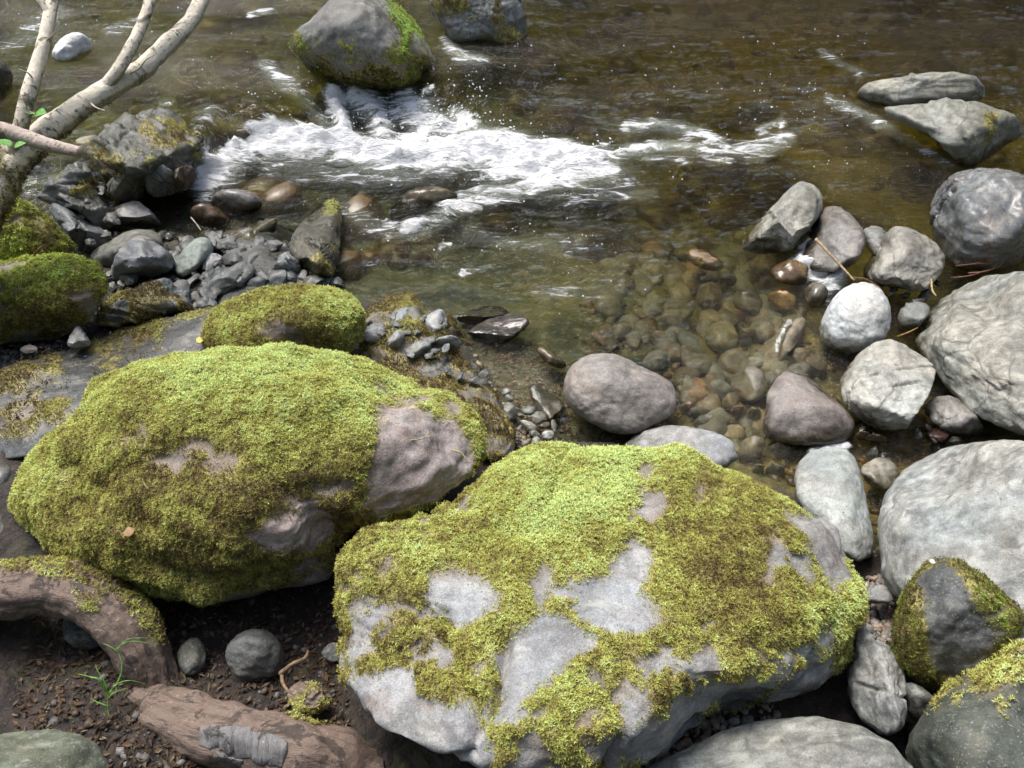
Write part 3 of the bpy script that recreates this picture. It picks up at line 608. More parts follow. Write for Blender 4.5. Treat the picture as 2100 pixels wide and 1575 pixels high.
rock('RB', 'boulder', 'big grey boulder with a mossy crown and bare grey patches, front centre', 'boulder',
     [(945, 1012), (1000, 962), (1080, 920), (1180, 914), (1300, 930), (1380, 912), (1440, 944), (1510, 972), (1610, 1020), (1685, 1042), (1742, 1092), (1770, 1170), (1762, 1270), (1742, 1392), (1660, 1440), (1560, 1436), (1430, 1492), (1340, 1562), (1230, 1600), (1090, 1610), (900, 1566), (775, 1505), (712, 1435), (698, 1340), (680, 1262), (672, 1180), (692, 1112), (770, 1085), (880, 1052)],
     (.335, .335, .34), 'boulder', c=.24, zc=.27, p=8, nf=12, sub=7, seed=4, rough=.045, fine=.016, cracks=3,
     moss=dict(dens=102000, L=.0063, t=.62, tvar=.26, thick=.010, nz=-.6, holes=.62, hs=6.,
               exc=[[(1175, 1190), (1260, 1152), (1300, 1108), (1332, 1140), (1342, 1200), (1347, 1262), (1322, 1312), (1212, 1322), (1188, 1270)],
                    [(1008, 1340), (1110, 1250), (1150, 1255), (1190, 1300), (1207, 1335), (1150, 1388), (1080, 1432), (1050, 1462), (1000, 1452), (1010, 1420)],
                    [(1078, 1192), (1110, 1148), (1142, 1180), (1152, 1252), (1110, 1242)], [(738, 1242), (790, 1198), (812, 1260), (772, 1312), (730, 1382), (706, 1352)],
                    [(760, 1140), (790, 1110), (824, 1115), (806, 1160), (790, 1182)], [(878, 1192), (920, 1160), (992, 1190), (1022, 1212), (992, 1270), (930, 1282), (888, 1262)],
                    [(700, 1400), (760, 1400), (850, 1440), (990, 1450), (1010, 1520), (1060, 1640), (780, 1620), (690, 1460)],
                    [(1205, 1520), (1300, 1480), (1360, 1440), (1440, 1412), (1560, 1372), (1560, 1440), (1430, 1500), (1340, 1580), (1240, 1590)],
                    [(1618, 1028), (1690, 1035), (1760, 1090), (1790, 1165), (1722, 1188), (1700, 1235), (1672, 1150), (1640, 1090)], [(1618, 1208), (1657, 1230), (1652, 1252), (1625, 1242)],
                    [(1560, 1440), (1600, 1395), (1700, 1352), (1745, 1330), (1760, 1460), (1560, 1460)], [(1425, 985), (1460, 980), (1470, 1015), (1445, 1025)]],
               sparse=[([(1340, 1350), (1480, 1332), (1560, 1342), (1705, 1290), (1722, 1332), (1600, 1402), (1400, 1424), (1290, 1424)], .3), ([(690, 1110), (900, 1060), (900, 1190), (1010, 1300), (1000, 1440), (700, 1440)], .78),
                       ([(1010, 1440), (1200, 1400), (1340, 1340), (1340, 1440), (1150, 1600), (1000, 1600)], .6), ([(1560, 1100), (1650, 1120), (1660, 1200), (1560, 1190)], .6)],
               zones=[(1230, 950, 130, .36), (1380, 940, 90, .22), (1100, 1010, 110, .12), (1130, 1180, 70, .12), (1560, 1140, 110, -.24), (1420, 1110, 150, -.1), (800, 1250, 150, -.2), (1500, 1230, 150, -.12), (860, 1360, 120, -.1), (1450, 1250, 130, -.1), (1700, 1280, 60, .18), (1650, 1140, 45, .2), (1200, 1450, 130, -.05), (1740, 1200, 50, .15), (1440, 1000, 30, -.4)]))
rock('UM', 'boulder', 'small dome of bright moss behind the big left boulder', 'boulder',
     [(412, 685), (440, 640), (500, 606), (570, 592), (650, 588), (712, 602), (743, 635), (748, 672), (735, 708), (690, 740), (600, 750), (500, 745), (430, 720)], (.22, .19, .17), 'boulder', c=.13, zc=.18, sub=6, p=6, seed=3,
     moss=dict(dens=80000, L=.0072, t=.66, tvar=.3, exc=[[(520, 655), (560, 650), (640, 665), (640, 690), (600, 700), (550, 690)]], zones=[(570, 690, 90, -.5), (690, 640, 70, .12)]))
rock('SL', 'flat_slab', 'low dark wet slab with moss scraps between the left mossy boulders', 'slab',
     [(-40, 760), (60, 735), (150, 712), (240, 680), (330, 652), (430, 625), (500, 612), (550, 640), (520, 740), (440, 800), (300, 850), (200, 900), (100, 930), (-40, 960)], (.055, .06, .06), 'slate', c=.07, zc=.13, sub=6, p=14, flat=.5, seed=5, rough=.04,
     moss=dict(dens=60000, L=.0065, t=.2, thick=.005, inc=[[(170, 690), (240, 665), (330, 660), (335, 690), (300, 715), (180, 730)], [(250, 660), (380, 630), (490, 610), (490, 625), (380, 650), (290, 668)], [(-40, 740), (130, 730), (140, 760), (60, 800), (-40, 830)], [(0, 830), (60, 820), (140, 815), (160, 840), (60, 900), (0, 890)], [(200, 745), (260, 730), (260, 745), (210, 760)]], holes=.38, hs=16., zones=[(320, 690, 40, .25), (80, 850, 60, .1)]))
rock('LG', 'boulder', 'squat dark green mossy boulder at the left edge', 'boulder',
     [(-160, 560), (-60, 540), (0, 543), (70, 530), (160, 523), (205, 548), (221, 590), (215, 625), (195, 650), (140, 692), (60, 708), (-20, 720), (-160, 730)], (.2, .2, .17), 'boulder', c=.17, zc=.19, sub=6, p=7, seed=8,
     moss=dict(dens=58000, L=.008, t=.58, tvar=.3, tint=(.78, .9, .6), holes=.5, hs=7., zones=[(120, 560, 80, .2), (80, 680, 130, -.4), (0, 560, 60, .1), (170, 610, 50, -.25)]))
rock('TM', 'boulder', 'mossy mound at the foot of the leaning tree', 'boulder',
     [(-200, 430), (-60, 405), (10, 402), (60, 420), (110, 465), (150, 505), (150, 530), (90, 545), (0, 560), (-160, 570), (-220, 500)], (.18, .16, .12), 'boulder', c=.2, zc=.24, sub=6, p=6, seed=9,
     moss=dict(dens=46000, L=.009, t=.56, tvar=.34, tint=(.74, .88, .58), holes=.5, hs=7., zones=[(30, 480, 60, .12), (110, 490, 50, -.25)]))
# stones of the open stream
rock('B7', 'boulder', 'large domed grey boulder with a lime moss edge standing in the rapids', 'boulder',
     [(588, 85), (625, 45), (665, 8), (700, -18), (770, -18), (808, 5), (845, 35), (860, 62), (880, 95), (898, 130), (892, 165), (860, 187), (820, 200), (760, 196), (700, 190), (655, 172), (635, 142), (600, 110)], (.19, .19, .175), 'stone', c=.3, zc=.17, sub=6, p=6, seed=31, rough=.04,
     moss=dict(dens=26000, L=.011, t=.62, tint=(.7, .92, .55), inc=[[(775, 0), (830, 22), (860, 60), (852, 98), (800, 142), (748, 152), (760, 125), (812, 100), (835, 60), (790, 20)], [(590, 78), (625, 75), (640, 100), (636, 120), (610, 112)], [(655, 120), (685, 120), (692, 140), (668, 150), (650, 140)], [(700, 95), (735, 92), (735, 115), (708, 118)], [(620, 130), (900, 120), (890, 200), (640, 190)]],
               sparse=[([(620, 130), (900, 120), (890, 200), (640, 190)], .75)], zones=[(840, 60, 60, .3), (790, 130, 50, .2), (760, 190, 120, -.5), (890, 150, 60, -.5), (610, 100, 40, -.15)], nz=-.9))
rock('B8', 'boulder', 'blocky mottled boulder with dark moss beside the domed one', 'boulder',
     [(878, -30), (980, -45), (1070, -32), (1080, 50), (1088, 108), (1060, 122), (1000, 114), (950, 112), (920, 95), (905, 55), (880, 20)], (.27, .27, .25), 'bedrock', c=.28, zc=.18, sub=6, p=16, nf=9, seed=33, cracks=3,
     moss=dict(dens=20000, L=.011, t=.3, inc=[[(880, -20), (960, -20), (950, 30), (900, 40)], [(1000, 0), (1040, 0), (1030, 60), (1010, 60)], [(1020, 65), (1085, 70), (1085, 118), (1020, 118)], [(910, 80), (1000, 90), (1000, 115), (920, 110)]], holes=.2, hs=9.))
rock('WS', 'stone', 'stone coloured white for sunlight poking out of the water behind the tree', 'stone', [(103, 112), (116, 86), (138, 68), (165, 65), (186, 79), (191, 95), (186, 112), (160, 128), (115, 130)], (.75, .75, .76), 'stone', c=.09, zc=.15, seed=34, sub=5)  # the sun patch is put into the near-white base colour
rock('DL', 'boulder', 'dark wet rock at the far left edge of the stream', 'boulder', [(-140, 120), (-40, 112), (10, 125), (29, 150), (29, 188), (12, 212), (-60, 228), (-140, 220)], (.07, .065, .05), 'wet', c=.14, zc=.16, seed=35, sub=5)
rock('I1', 'stone', 'long pale mottled rock above the water, upper right', 'stone', [(1750, 188), (1775, 170), (1850, 155), (1920, 146), (1990, 149), (2024, 175), (2022, 207), (1960, 214), (1880, 222), (1820, 232), (1768, 218)], (.27, .272, .23), 'streak', c=.15, zc=.07, sub=5, p=9, seed=36)
rock('I2', 'stone', 'wedge shaped greenish grey rock in front of the long pale one, upper right', 'stone', [(1790, 222), (1835, 214), (1900, 211), (2000, 207), (2060, 220), (2100, 250), (2096, 282), (2040, 322), (1985, 350), (1965, 340), (1930, 297), (1870, 262)], (.255, .262, .225), 'slate', c=.16, zc=.06, sub=5, p=14, seed=37, cracks=2,
     moss=dict(dens=14000, L=.007, t=.5, inc=[[(2000, 235), (2060, 230), (2080, 260), (2010, 300), (1990, 290)]], holes=.1, hs=10., thick=.002))
for k_, (pl, cl, nm, lb) in enumerate([
    ([(415, 235), (450, 212), (500, 205), (545, 215), (560, 245), (540, 285), (480, 300), (430, 290)], (.13, .09, .055), 'stone', 'brown rock under the sheet of water at the lip of the fall'),
    ([(405, 290), (440, 270), (470, 285), (500, 310), (470, 335), (420, 330)], (.09, .07, .05), 'stone', 'dark rock under the sliding water beside the ledge'),
    ([(795, 440), (815, 400), (860, 382), (910, 382), (945, 400), (940, 430), (900, 455), (850, 470), (805, 462)], (.13, .115, .07), 'stone', 'olive rock awash below the white water')]):
    rock('H%d' % k_, nm, lb, 'stone', pl, cl, 'wet', c=.09, zc=[.025, .03, -.045][k_], seed=40 + k_, sub=5)
# bedrock ledge at the left of the fall
rock('L1', 'bedrock_ledge', 'cracked bedrock hump with dark moss left of the white water', 'rock',
     [(168, 325), (205, 262), (240, 240), (290, 225), (345, 221), (378, 245), (402, 258), (422, 292), (396, 327), (402, 365), (386, 388), (340, 405), (300, 412), (245, 420), (212, 390), (185, 355)], (.105, .11, .09), 'bedrock', c=.17, zc=.10, sub=6, p=26, nf=16, seed=51, cracks=8, rough=.02, fine=.008, strata=.06,
     moss=dict(dens=30000, L=.008, t=.22, inc=[[(280, 250), (380, 245), (415, 290), (380, 310), (330, 300), (285, 275)], [(168, 320), (220, 300), (262, 320), (250, 375), (210, 370)], [(270, 310), (330, 320), (300, 345)]], holes=.15, hs=9., thick=.003, zones=[(290, 310, 30, .3)]))
rock('L2', 'bedrock_block', 'tilted dark cracked bedrock block beside the tree', 'rock', [(70, 402), (98, 370), (130, 345), (168, 332), (205, 370), (234, 420), (242, 472), (200, 484), (150, 452), (110, 428)], (.12, .125, .115), 'bedrock', c=.14, zc=.11, sub=6, p=28, seed=52, cracks=6, rough=.02, fine=.008, strata=.06,
     moss=dict(dens=30000, L=.008, t=.3, inc=[[(120, 360), (165, 350), (200, 385), (180, 410), (130, 390)]], holes=.2, hs=10., thick=.003))
rock('L3', 'bedrock_block', 'low fractured slate wedge between the mossy mound and the grey stones', 'rock', [(92, 412), (130, 420), (190, 455), (230, 482), (215, 515), (170, 522), (135, 492)], (.14, .15, .148), 'bedrock', c=.09, zc=.09, sub=6, p=28, seed=53, cracks=8, rough=.02, fine=.008)
for k_, (pl, cl, lb) in enumerate([
    ([(210, 388), (248, 340), (285, 344), (300, 376), (292, 410), (250, 418)], (.15, .15, .13), 'square mossy bedrock block at the near foot of the cracked hump'),
    ([(288, 346), (330, 323), (352, 350), (388, 377), (350, 404), (304, 408)], (.17, .18, .175), 'split grey bedrock block at the right foot of the cracked hump'),
    ([(344, 352), (395, 333), (404, 366), (386, 392), (360, 392)], (.13, .085, .06), 'small rusty bedrock block beside the white water')]):
    rock('LX%d' % k_, 'bedrock_block', lb, 'rock', pl, cl, 'bedrock', c=.08, zc=.135, sub=5, p=30, nf=10, rough=.015, fine=.008, cracks=4)
rock('BS', 'bedrock_ledge', 'low dark bedrock shelf carrying the small grey stones of the left bank', 'rock', [(395, 560), (465, 500), (560, 452), (605, 470), (690, 560), (705, 620), (640, 645), (520, 640), (430, 632), (375, 600)], (.085, .09, .08), 'bedrock', c=.06, zc=.012, sub=6, p=34, nf=22, rough=.03, cracks=5, fine=.006)
# quiet pool and rubble on the left bank
S = [
 ('s14', 'angular pale grey stone lying under the bedrock hump', [(222, 434), (240, 421), (280, 412), (301, 425), (319, 440), (333, 461), (315, 470), (270, 468), (230, 456)], (.31, .31, .32), 'slate', dict(p=36, nf=9, c=.06, zc=.045)),
 ('s15', 'smooth wet grey stone at the back of the quiet pool', [(430, 410), (444, 390), (480, 387), (522, 392), (541, 412), (532, 432), (500, 447), (463, 442), (438, 430)], (.25, .24, .23), 'wet', dict(p=6, c=.07, zc=.01)),
 ('s16', 'smooth brown wet stone in the quiet pool', [(388, 426), (415, 414), (445, 424), (472, 445), (474, 464), (455, 477), (420, 468), (394, 452)], (.14, .1, .075), 'wet', dict(p=9, c=.06, zc=.005)),
 ('s17b', 'long olive grey stone lying behind the dark angular one', [(178, 522), (230, 490), (270, 470), (312, 469), (338, 490), (332, 517), (280, 542), (225, 562), (195, 548)], (.19, .19, .16), 'slate', dict(p=8, c=.08, zc=.06)),
 ('s17', 'dark blue grey angular stone, largest on the left bank', [(227, 562), (232, 530), (250, 502), (276, 484), (306, 489), (340, 509), (362, 530), (356, 557), (320, 567), (285, 577), (246, 594), (231, 584)], (.2, .21, .225), 'slate', dict(p=34, nf=9, c=.10, zc=.09, sub=5)),
 ('s18', 'speckled pale green oval stone leaning on the dark one', [(358, 548), (371, 515), (395, 491), (421, 483), (440, 500), (436, 527), (410, 552), (376, 570), (361, 564)], (.30, .34, .29), 'stone', dict(p=5, c=.06, zc=.07, sub=5)),
 ('s19a', 'buff oblong stone above the speckled oval', [(343, 489), (370, 479), (402, 481), (402, 498), (370, 510), (349, 504)], (.36, .33, .26), 'stone', dict(p=7)),
 ('s19b', 'whitish oblong stone touching the brown pool stone', [(402, 481), (425, 469), (453, 472), (457, 486), (430, 494), (408, 491)], (.47, .45, .38), 'stone', dict(p=6)),
 ('s20', 'knobbly white and grey quartz stone', [(412, 551), (419, 530), (440, 516), (462, 530), (459, 551), (430, 567)], (.42, .42, .41), 'stone', dict(p=22, rough=.1)),
 ('s21', 'little pale stone right of the speckled oval', [(439, 504), (455, 496), (478, 508), (473, 519), (450, 517)], (.38, .37, .33), 'stone', dict(p=10)),
 ('s22', 'split grey stone with a ridge above the bright moss dome', [(420, 592), (430, 572), (465, 552), (500, 531), (521, 540), (530, 562), (505, 592), (470, 608), (430, 616), (421, 607)], (.25, .255, .24), 'slate', dict(p=30, nf=9, c=.07, cracks=3, sub=5)),
 ('s23a', 'flat olive slab sloping into the quiet pool', [(462, 497), (500, 474), (550, 449), (574, 443), (564, 477), (520, 503), (480, 514)], (.17, .15, .085), 'wet', dict(p=18, c=.045, zc=.03)),
 ('s23b', 'rounded slate stone at the slab foot', [(494, 507), (515, 489), (541, 489), (550, 515), (536, 538), (505, 532)], (.22, .22, .21), 'slate', dict(p=10)),
 ('s23c', 'thin upright slate piece against the outcrop', [(534, 479), (556, 477), (564, 500), (556, 522), (543, 507)], (.17, .17, .165), 'slate', dict(p=16)),
 ('s23d', 'cracked blue grey block beside the washed outcrop', [(550, 572), (560, 545), (581, 513), (602, 525), (618, 541), (617, 562), (590, 578), (565, 584)], (.27, .28, .28), 'slate', dict(p=30, nf=9, cracks=4, c=.07, zc=.07, sub=5)),
 ('s23f', 'small cracked block under the washed outcrop', [(613, 577), (640, 558), (683, 580), (664, 606), (620, 600)], (.17, .17, .165), 'slate', dict(p=18, cracks=3)),
 ('s23g', 'small tilted slab below the speckled oval', [(366, 592), (385, 572), (404, 557), (416, 566), (402, 582), (380, 596)], (.24, .25, .23), 'slate', dict(p=20)),
 ('s23h', 'little dark stone left of the split grey stone', [(385, 605), (400, 594), (416, 604), (418, 622), (398, 622)], (.15, .15, .14), 'slate', dict(p=14)),
 ('s23i', 'small dark wedge right of the split grey stone', [(488, 600), (500, 588), (522, 580), (528, 594), (505, 610)], (.19, .2, .2), 'slate', dict(p=18)),
 ('s23j', 'small grey stone touching the bright moss dome', [(525, 594), (532, 580), (548, 580), (552, 594), (538, 602)], (.2, .2, .2), 'slate', dict(p=14)),
 ('s25', 'pale triangular stone under the left green boulder', [(133, 710), (148, 680), (160, 662), (176, 685), (189, 707), (160, 714)], (.32, .31, .3), 'slate', dict(p=22, zc=.17)),
 ('s25b', 'dull flat stone in the dark under the left green boulder', [(38, 716), (55, 706), (78, 710), (76, 722), (50, 726)], (.2, .18, .16), 'stone', dict(p=10, zc=.17)),
 # centre
 ('s27', 'dark wet slab with a square edge at the gravel spit', [(956, 682), (975, 665), (1010, 650), (1062, 644), (1094, 655), (1072, 682), (1032, 709), (1005, 704), (963, 690)], (.17, .165, .17), 'wet', dict(p=34, nf=7, flat=.42, c=.05, zc=.0, sub=5, tilt=(.1, .05))),
 ('s27b', 'mossy half sunk slab behind the square edged one', [(928, 655), (960, 636), (1010, 625), (1050, 635), (1030, 655), (985, 668), (950, 665)], (.13, .125, .08), 'wet', dict(p=20, flat=.4, c=.035, zc=-.008, sub=5)),
 ('s28', 'large smooth round brown boulder at the water edge', [(1152, 797), (1160, 760), (1185, 734), (1225, 720), (1275, 728), (1322, 755), (1371, 775), (1390, 805), (1387, 847), (1352, 873), (1300, 893), (1250, 891), (1200, 865), (1163, 837)], (.265, .235, .215), 'stone', dict(p=5, nf=9, c=.10, zc=.055, sub=6, rough=.03)),
 ('s29', 'oblong olive stone half sunk beside the round brown boulder', [(1095, 716), (1110, 706), (1142, 727), (1166, 749), (1152, 759), (1118, 744)], (.2, .17, .11), 'wet', dict(p=8, zc=.01)),
 ('s30', 'flat submerged slab left of the round brown boulder', [(1080, 797), (1095, 783), (1122, 804), (1163, 825), (1153, 852), (1125, 866), (1098, 837)], (.2, .2, .17), 'slate', dict(p=20, flat=.5, nf=14, c=.03, zc=-.004, rough=.02)),
 ('s31', 'pale flat rock behind the crown of the right mossy boulder', [(1262, 920), (1310, 884), (1360, 871), (1420, 874), (1482, 889), (1514, 907), (1512, 955), (1470, 972), (1380, 980), (1290, 965)], (.36, .365, .37), 'stone', dict(p=14, c=.07, zc=.03, sub=5, flat=.6)),
 # right group
 ('ra', 'triangular smooth brown stone ringed by shallow water', [(1560, 882), (1567, 840), (1579, 785), (1605, 753), (1642, 761), (1692, 800), (1742, 845), (1757, 872), (1746, 904), (1700, 917), (1640, 915), (1578, 905)], (.27, .235, .22), 'stone', dict(p=7, c=.08, zc=.03, sub=5, rough=.03)),
 ('rb', 'rounded white stone among the right shore rocks', [(1676, 682), (1689, 640), (1720, 594), (1760, 575), (1802, 584), (1827, 620), (1830, 667), (1811, 703), (1760, 726), (1714, 731), (1683, 712)], (.66, .67, .66), 'stone', dict(p=7, c=.10, zc=.07, sub=6, rough=.03)),
 ('rc', 'creamy angular stone just below the white one', [(1716, 792), (1740, 745), (1780, 704), (1826, 690), (1871, 714), (1921, 748), (1920, 777), (1896, 832), (1872, 862), (1861, 882), (1810, 889), (1768, 868), (1733, 838)], (.44, .435, .39), 'slate', dict(p=24, nf=9, c=.10, zc=.06, sub=6, cracks=3)),
 ('rd', 'angular two toned stone leaning out into the current', [(1515, 510), (1555, 452), (1600, 405), (1636, 370), (1667, 374), (1688, 395), (1690, 432), (1667, 472), (1638, 514), (1580, 524), (1535, 520)], (.36, .355, .31), 'slate', dict(p=34, c=.11, zc=.05, sub=6)),
 ('re', 'brown cracked stone beside the two toned one', [(1638, 543), (1655, 490), (1675, 440), (1700, 418), (1732, 427), (1767, 460), (1778, 490), (1767, 534), (1720, 560), (1680, 566), (1642, 560)], (.215, .20, .185), 'slate', dict(p=14, c=.09, zc=.04, sub=5, cracks=2)),
 ('rg', 'small grey stone wedged behind the ochre stained one', [(1766, 472), (1790, 460), (1817, 470), (1824, 502), (1797, 534), (1774, 504)], (.3, .3, .28), 'slate', dict(p=12, zc=.03)),
 ('rf', 'blocky stone with an ochre stained face on the right shore', [(1762, 564), (1790, 520), (1820, 463), (1862, 463), (1923, 494), (1945, 540), (1922, 578), (1882, 605), (1830, 588), (1788, 586)], (.30, .285, .245), 'slate', dict(p=26, c=.09, zc=.06, sub=6)),
 ('rh', 'big veined grey boulder at the right edge below the wedge rock', [(1901, 452), (1911, 400), (1944, 360), (1990, 341), (2062, 343), (2150, 370), (2160, 505), (2092, 550), (2000, 557), (1938, 550), (1913, 503)], (.19, .195, .195), 'wet', dict(p=22, c=.17, zc=.09, sub=6, cracks=2)),
 ('rj', 'large greenish grey boulder at the right edge above the pale giant', [(1868, 692), (1884, 650), (1930, 610), (2000, 570), (2060, 551), (2112, 548), (2200, 600), (2220, 800), (2140, 896), (2080, 892), (2000, 856), (1938, 794), (1897, 742)], (.33, .335, .30), 'streak', dict(p=20, nf=8, c=.16, zc=.10, sub=6)),
 ('rk', 'brown grey stone below the large greenish boulder', [(1891, 842), (1905, 814), (1960, 808), (2002, 845), (2024, 888), (1980, 899), (1918, 879)], (.26, .24, .22), 'slate', dict(p=12, c=.06, zc=.03, sub=5)),
 ('rk2', 'dark red pebble beneath the brown grey stone', [(1898, 882), (1930, 873), (1953, 891), (1930, 908), (1903, 902)], (.15, .08, .075), 'wet', dict(p=8, zc=.01)),
 ('rl', 'small slate pebble between the white stone and the greenish boulder', [(1840, 647), (1850, 627), (1890, 616), (1913, 634), (1892, 662), (1865, 678), (1843, 668)], (.22, .23, .22), 'stone', dict(p=7, zc=.04)),
 ('rm', 'long pale grey stone beside the right mossy boulder', [(1626, 992), (1631, 950), (1660, 924), (1711, 911), (1751, 929), (1767, 970), (1782, 1050), (1796, 1112), (1787, 1148), (1748, 1155), (1700, 1100), (1640, 1040)], (.37, .385, .36), 'stone', dict(p=6, c=.08, zc=.075, sub=6, rough=.025)),
 ('rn', 'little two toned pebble between the long stone and the pale giant', [(1760, 962), (1785, 943), (1820, 936), (1847, 964), (1843, 998), (1805, 1008), (1776, 990)], (.42, .41, .36), 'stone', dict(p=8, zc=.025, c=.04)),
 ('ro', 'huge smooth pale grey boulder at the right edge', [(1798, 1142), (1796, 1060), (1814, 1010), (1850, 960), (1920, 919), (2000, 896), (2100, 893), (2280, 950), (2320, 1200), (2180, 1360), (2000, 1330), (1900, 1275), (1828, 1232), (1803, 1194)], (.365, .38, .365), 'streak', dict(p=5, c=.2, zc=.16, sub=6, rough=.03)),
 ('rt', 'small oval grey pebble in the gravel slot', [(1764, 1227), (1785, 1201), (1815, 1198), (1837, 1215), (1832, 1236), (1788, 1240)], (.3, .3, .28), 'stone', dict(p=6, zc=.10)),
 ('rq', 'ridged grey rock under the right end of the mossy boulder', [(1740, 1312), (1760, 1283), (1812, 1313), (1843, 1340), (1863, 1400), (1861, 1483), (1832, 1515), (1800, 1506), (1748, 1465), (1733, 1400)], (.36, .37, .36), 'streak', dict(p=12, c=.10, zc=.16, sub=6, cracks=2)),
 ('rr', 'broad grey boulder cut by the bottom edge', [(1290, 1590), (1380, 1538), (1480, 1493), (1600, 1466), (1700, 1468), (1792, 1493), (1854, 1530), (1890, 1580), (1880, 1720), (1600, 1790), (1360, 1740)], (.26, .275, .26), 'streak', dict(p=6, c=.16, zc=.25, sub=6, rough=.03)),
 ('ru', 'pale rock corner at the right edge by the triangular mossy rock', [(2062, 1322), (2088, 1280), (2150, 1268), (2170, 1335), (2092, 1350)], (.38, .39, .38), 'stone', dict(p=9, zc=.2)),
 ('rv', 'narrow dark stone standing in the gravel slot', [(1756, 1232), (1774, 1226), (1778, 1290), (1768, 1318), (1752, 1300)], (.2, .2, .195), 'stone', dict(p=9, zc=.12)),
 # soil corner
 ('ds', 'dark grey stone half buried in soil under the left boulder', [(458, 1340), (475, 1308), (510, 1288), (550, 1290), (578, 1318), (588, 1355), (570, 1392), (530, 1404), (488, 1395), (468, 1368)], (.16, .165, .155), 'stone', dict(p=6, c=.06, zc=.14, sub=5)),
 ('ds2', 'dark stone seen through the arch of the root', [(122, 1300), (135, 1255), (165, 1250), (200, 1272), (212, 1310), (200, 1335), (150, 1330)], (.075, .08, .075), 'stone', dict(p=8, zc=.13)),
 ('ds3', 'round greenish stone in the bottom left corner', [(-120, 1560), (-40, 1510), (60, 1493), (150, 1495), (215, 1525), (245, 1575), (240, 1650), (60, 1720), (-120, 1680)], (.15, .17, .12), 'stone', dict(p=5, c=.1, zc=.17, sub=5)),
 ('ds4', 'dull slab behind the left end of the big left boulder', [(-60, 1050), (0, 1030), (40, 1080), (62, 1130), (30, 1150), (-60, 1150)], (.13, .145, .13), 'stone', dict(p=9, zc=.13)),
 ('ds5', 'blue grey stone under the left shoulder of the big left boulder', [(-50, 930), (20, 915), (48, 950), (40, 1020), (0, 1045), (-50, 1030)], (.12, .135, .14), 'wet', dict(p=9, zc=.1)),
 ('ds6', 'small grey stone in the soil at the edge of the right mossy boulder', [(655, 1345), (668, 1322), (690, 1315), (705, 1340), (690, 1362)], (.27, .28, .27), 'slate', dict(p=12, zc=.13)),
 ('ds7', 'dark stone wedged between the root and the dark grey stone', [(362, 1330), (400, 1300), (425, 1330), (420, 1375), (385, 1390), (365, 1370)], (.07, .075, .065), 'stone', dict(p=8, zc=.13)),
]
for key, lb, pl, cl, mt, kw in S:
    kw = dict(kw); kw.setdefault('sub', 4)
    rock(key, 'boulder' if 'boulder' in lb.split(' with ')[0].split(' at ')[0].split(' behind ')[0].split(' under ')[0].split(' beside ')[0].split(' in ')[0].split(' between ')[0].split(' of ')[0].split(' below ')[0].split(' left ')[0].split(' above ')[0] else ('pebble' if 'pebble' in lb else ('slab' if ' slab ' in lb and 'stone' not in lb else 'stone')), lb, 'stone', pl, cl, mt, **kw)
for o in col.objects:
    if o.name.startswith('boulder') and o.get('category') == 'stone': o['category'] = 'boulder'
    if o.name.startswith('pebble') and o.get('category'): o['category'] = 'pebble'
# washed outcrop, mossy ledges, mossy rocks of the right corner
rock('OC', 'bedrock_block', 'washed bedrock outcrop with a green tip where the current meets the left bank', 'rock', [(585, 502), (620, 450), (660, 413), (692, 398), (705, 440), (698, 500), (690, 575), (650, 600), (620, 545), (600, 527)], (.12, .115, .085), 'bedrock', c=.1, zc=.03, sub=6, p=28, nf=14, cracks=5, rough=.02, fine=.008,
     moss=dict(dens=26000, L=.007, t=.35, inc=[[(655, 420), (690, 400), (700, 430), (670, 440)], [(610, 540), (690, 500), (690, 560), (640, 575)]], holes=.1, hs=10., thick=.002, zones=[(678, 422, 25, .4)]))
rock('ML', 'mossy_ledge', 'layered slate ledge with brown moss below the dark angular stone', 'rock', [(190, 645), (220, 618), (270, 594), (330, 568), (352, 573), (398, 610), (405, 634), (340, 648), (270, 664), (220, 674), (192, 668)], (.2, .21, .2), 'bedrock', c=.08, zc=.10, sub=6, p=14, strata=.03,
     moss=dict(dens=55000, L=.007, t=.14, holes=.12, hs=9., exc=[[(195, 650), (260, 620), (262, 640), (210, 668)], [(250, 640), (330, 600), (330, 612), (262, 655)]]))
rock('MO', 'bedrock_ledge', 'low mossy bedrock shelf between the bright moss dome and the gravel spit', 'rock', [(735, 650), (770, 620), (810, 605), (842, 599), (862, 615), (864, 638), (902, 634), (932, 650), (952, 690), (968, 722), (990, 765), (1040, 850), (1070, 930), (1000, 960), (960, 900), (900, 850), (820, 790), (740, 740)], (.16, .16, .14), 'bedrock', c=.06, zc=.055, sub=6, p=10, cracks=4, strata=.04, flat=.7,
     moss=dict(dens=56000, L=.0068, t=.12, tvar=.3, holes=.22, hs=11., thick=.006, exc=[[(960, 740), (1000, 760), (1010, 800), (975, 800)]], zones=[(840, 650, 35, .4), (835, 610, 40, .15), (1010, 930, 60, .1), (880, 830, 70, -.1)]))
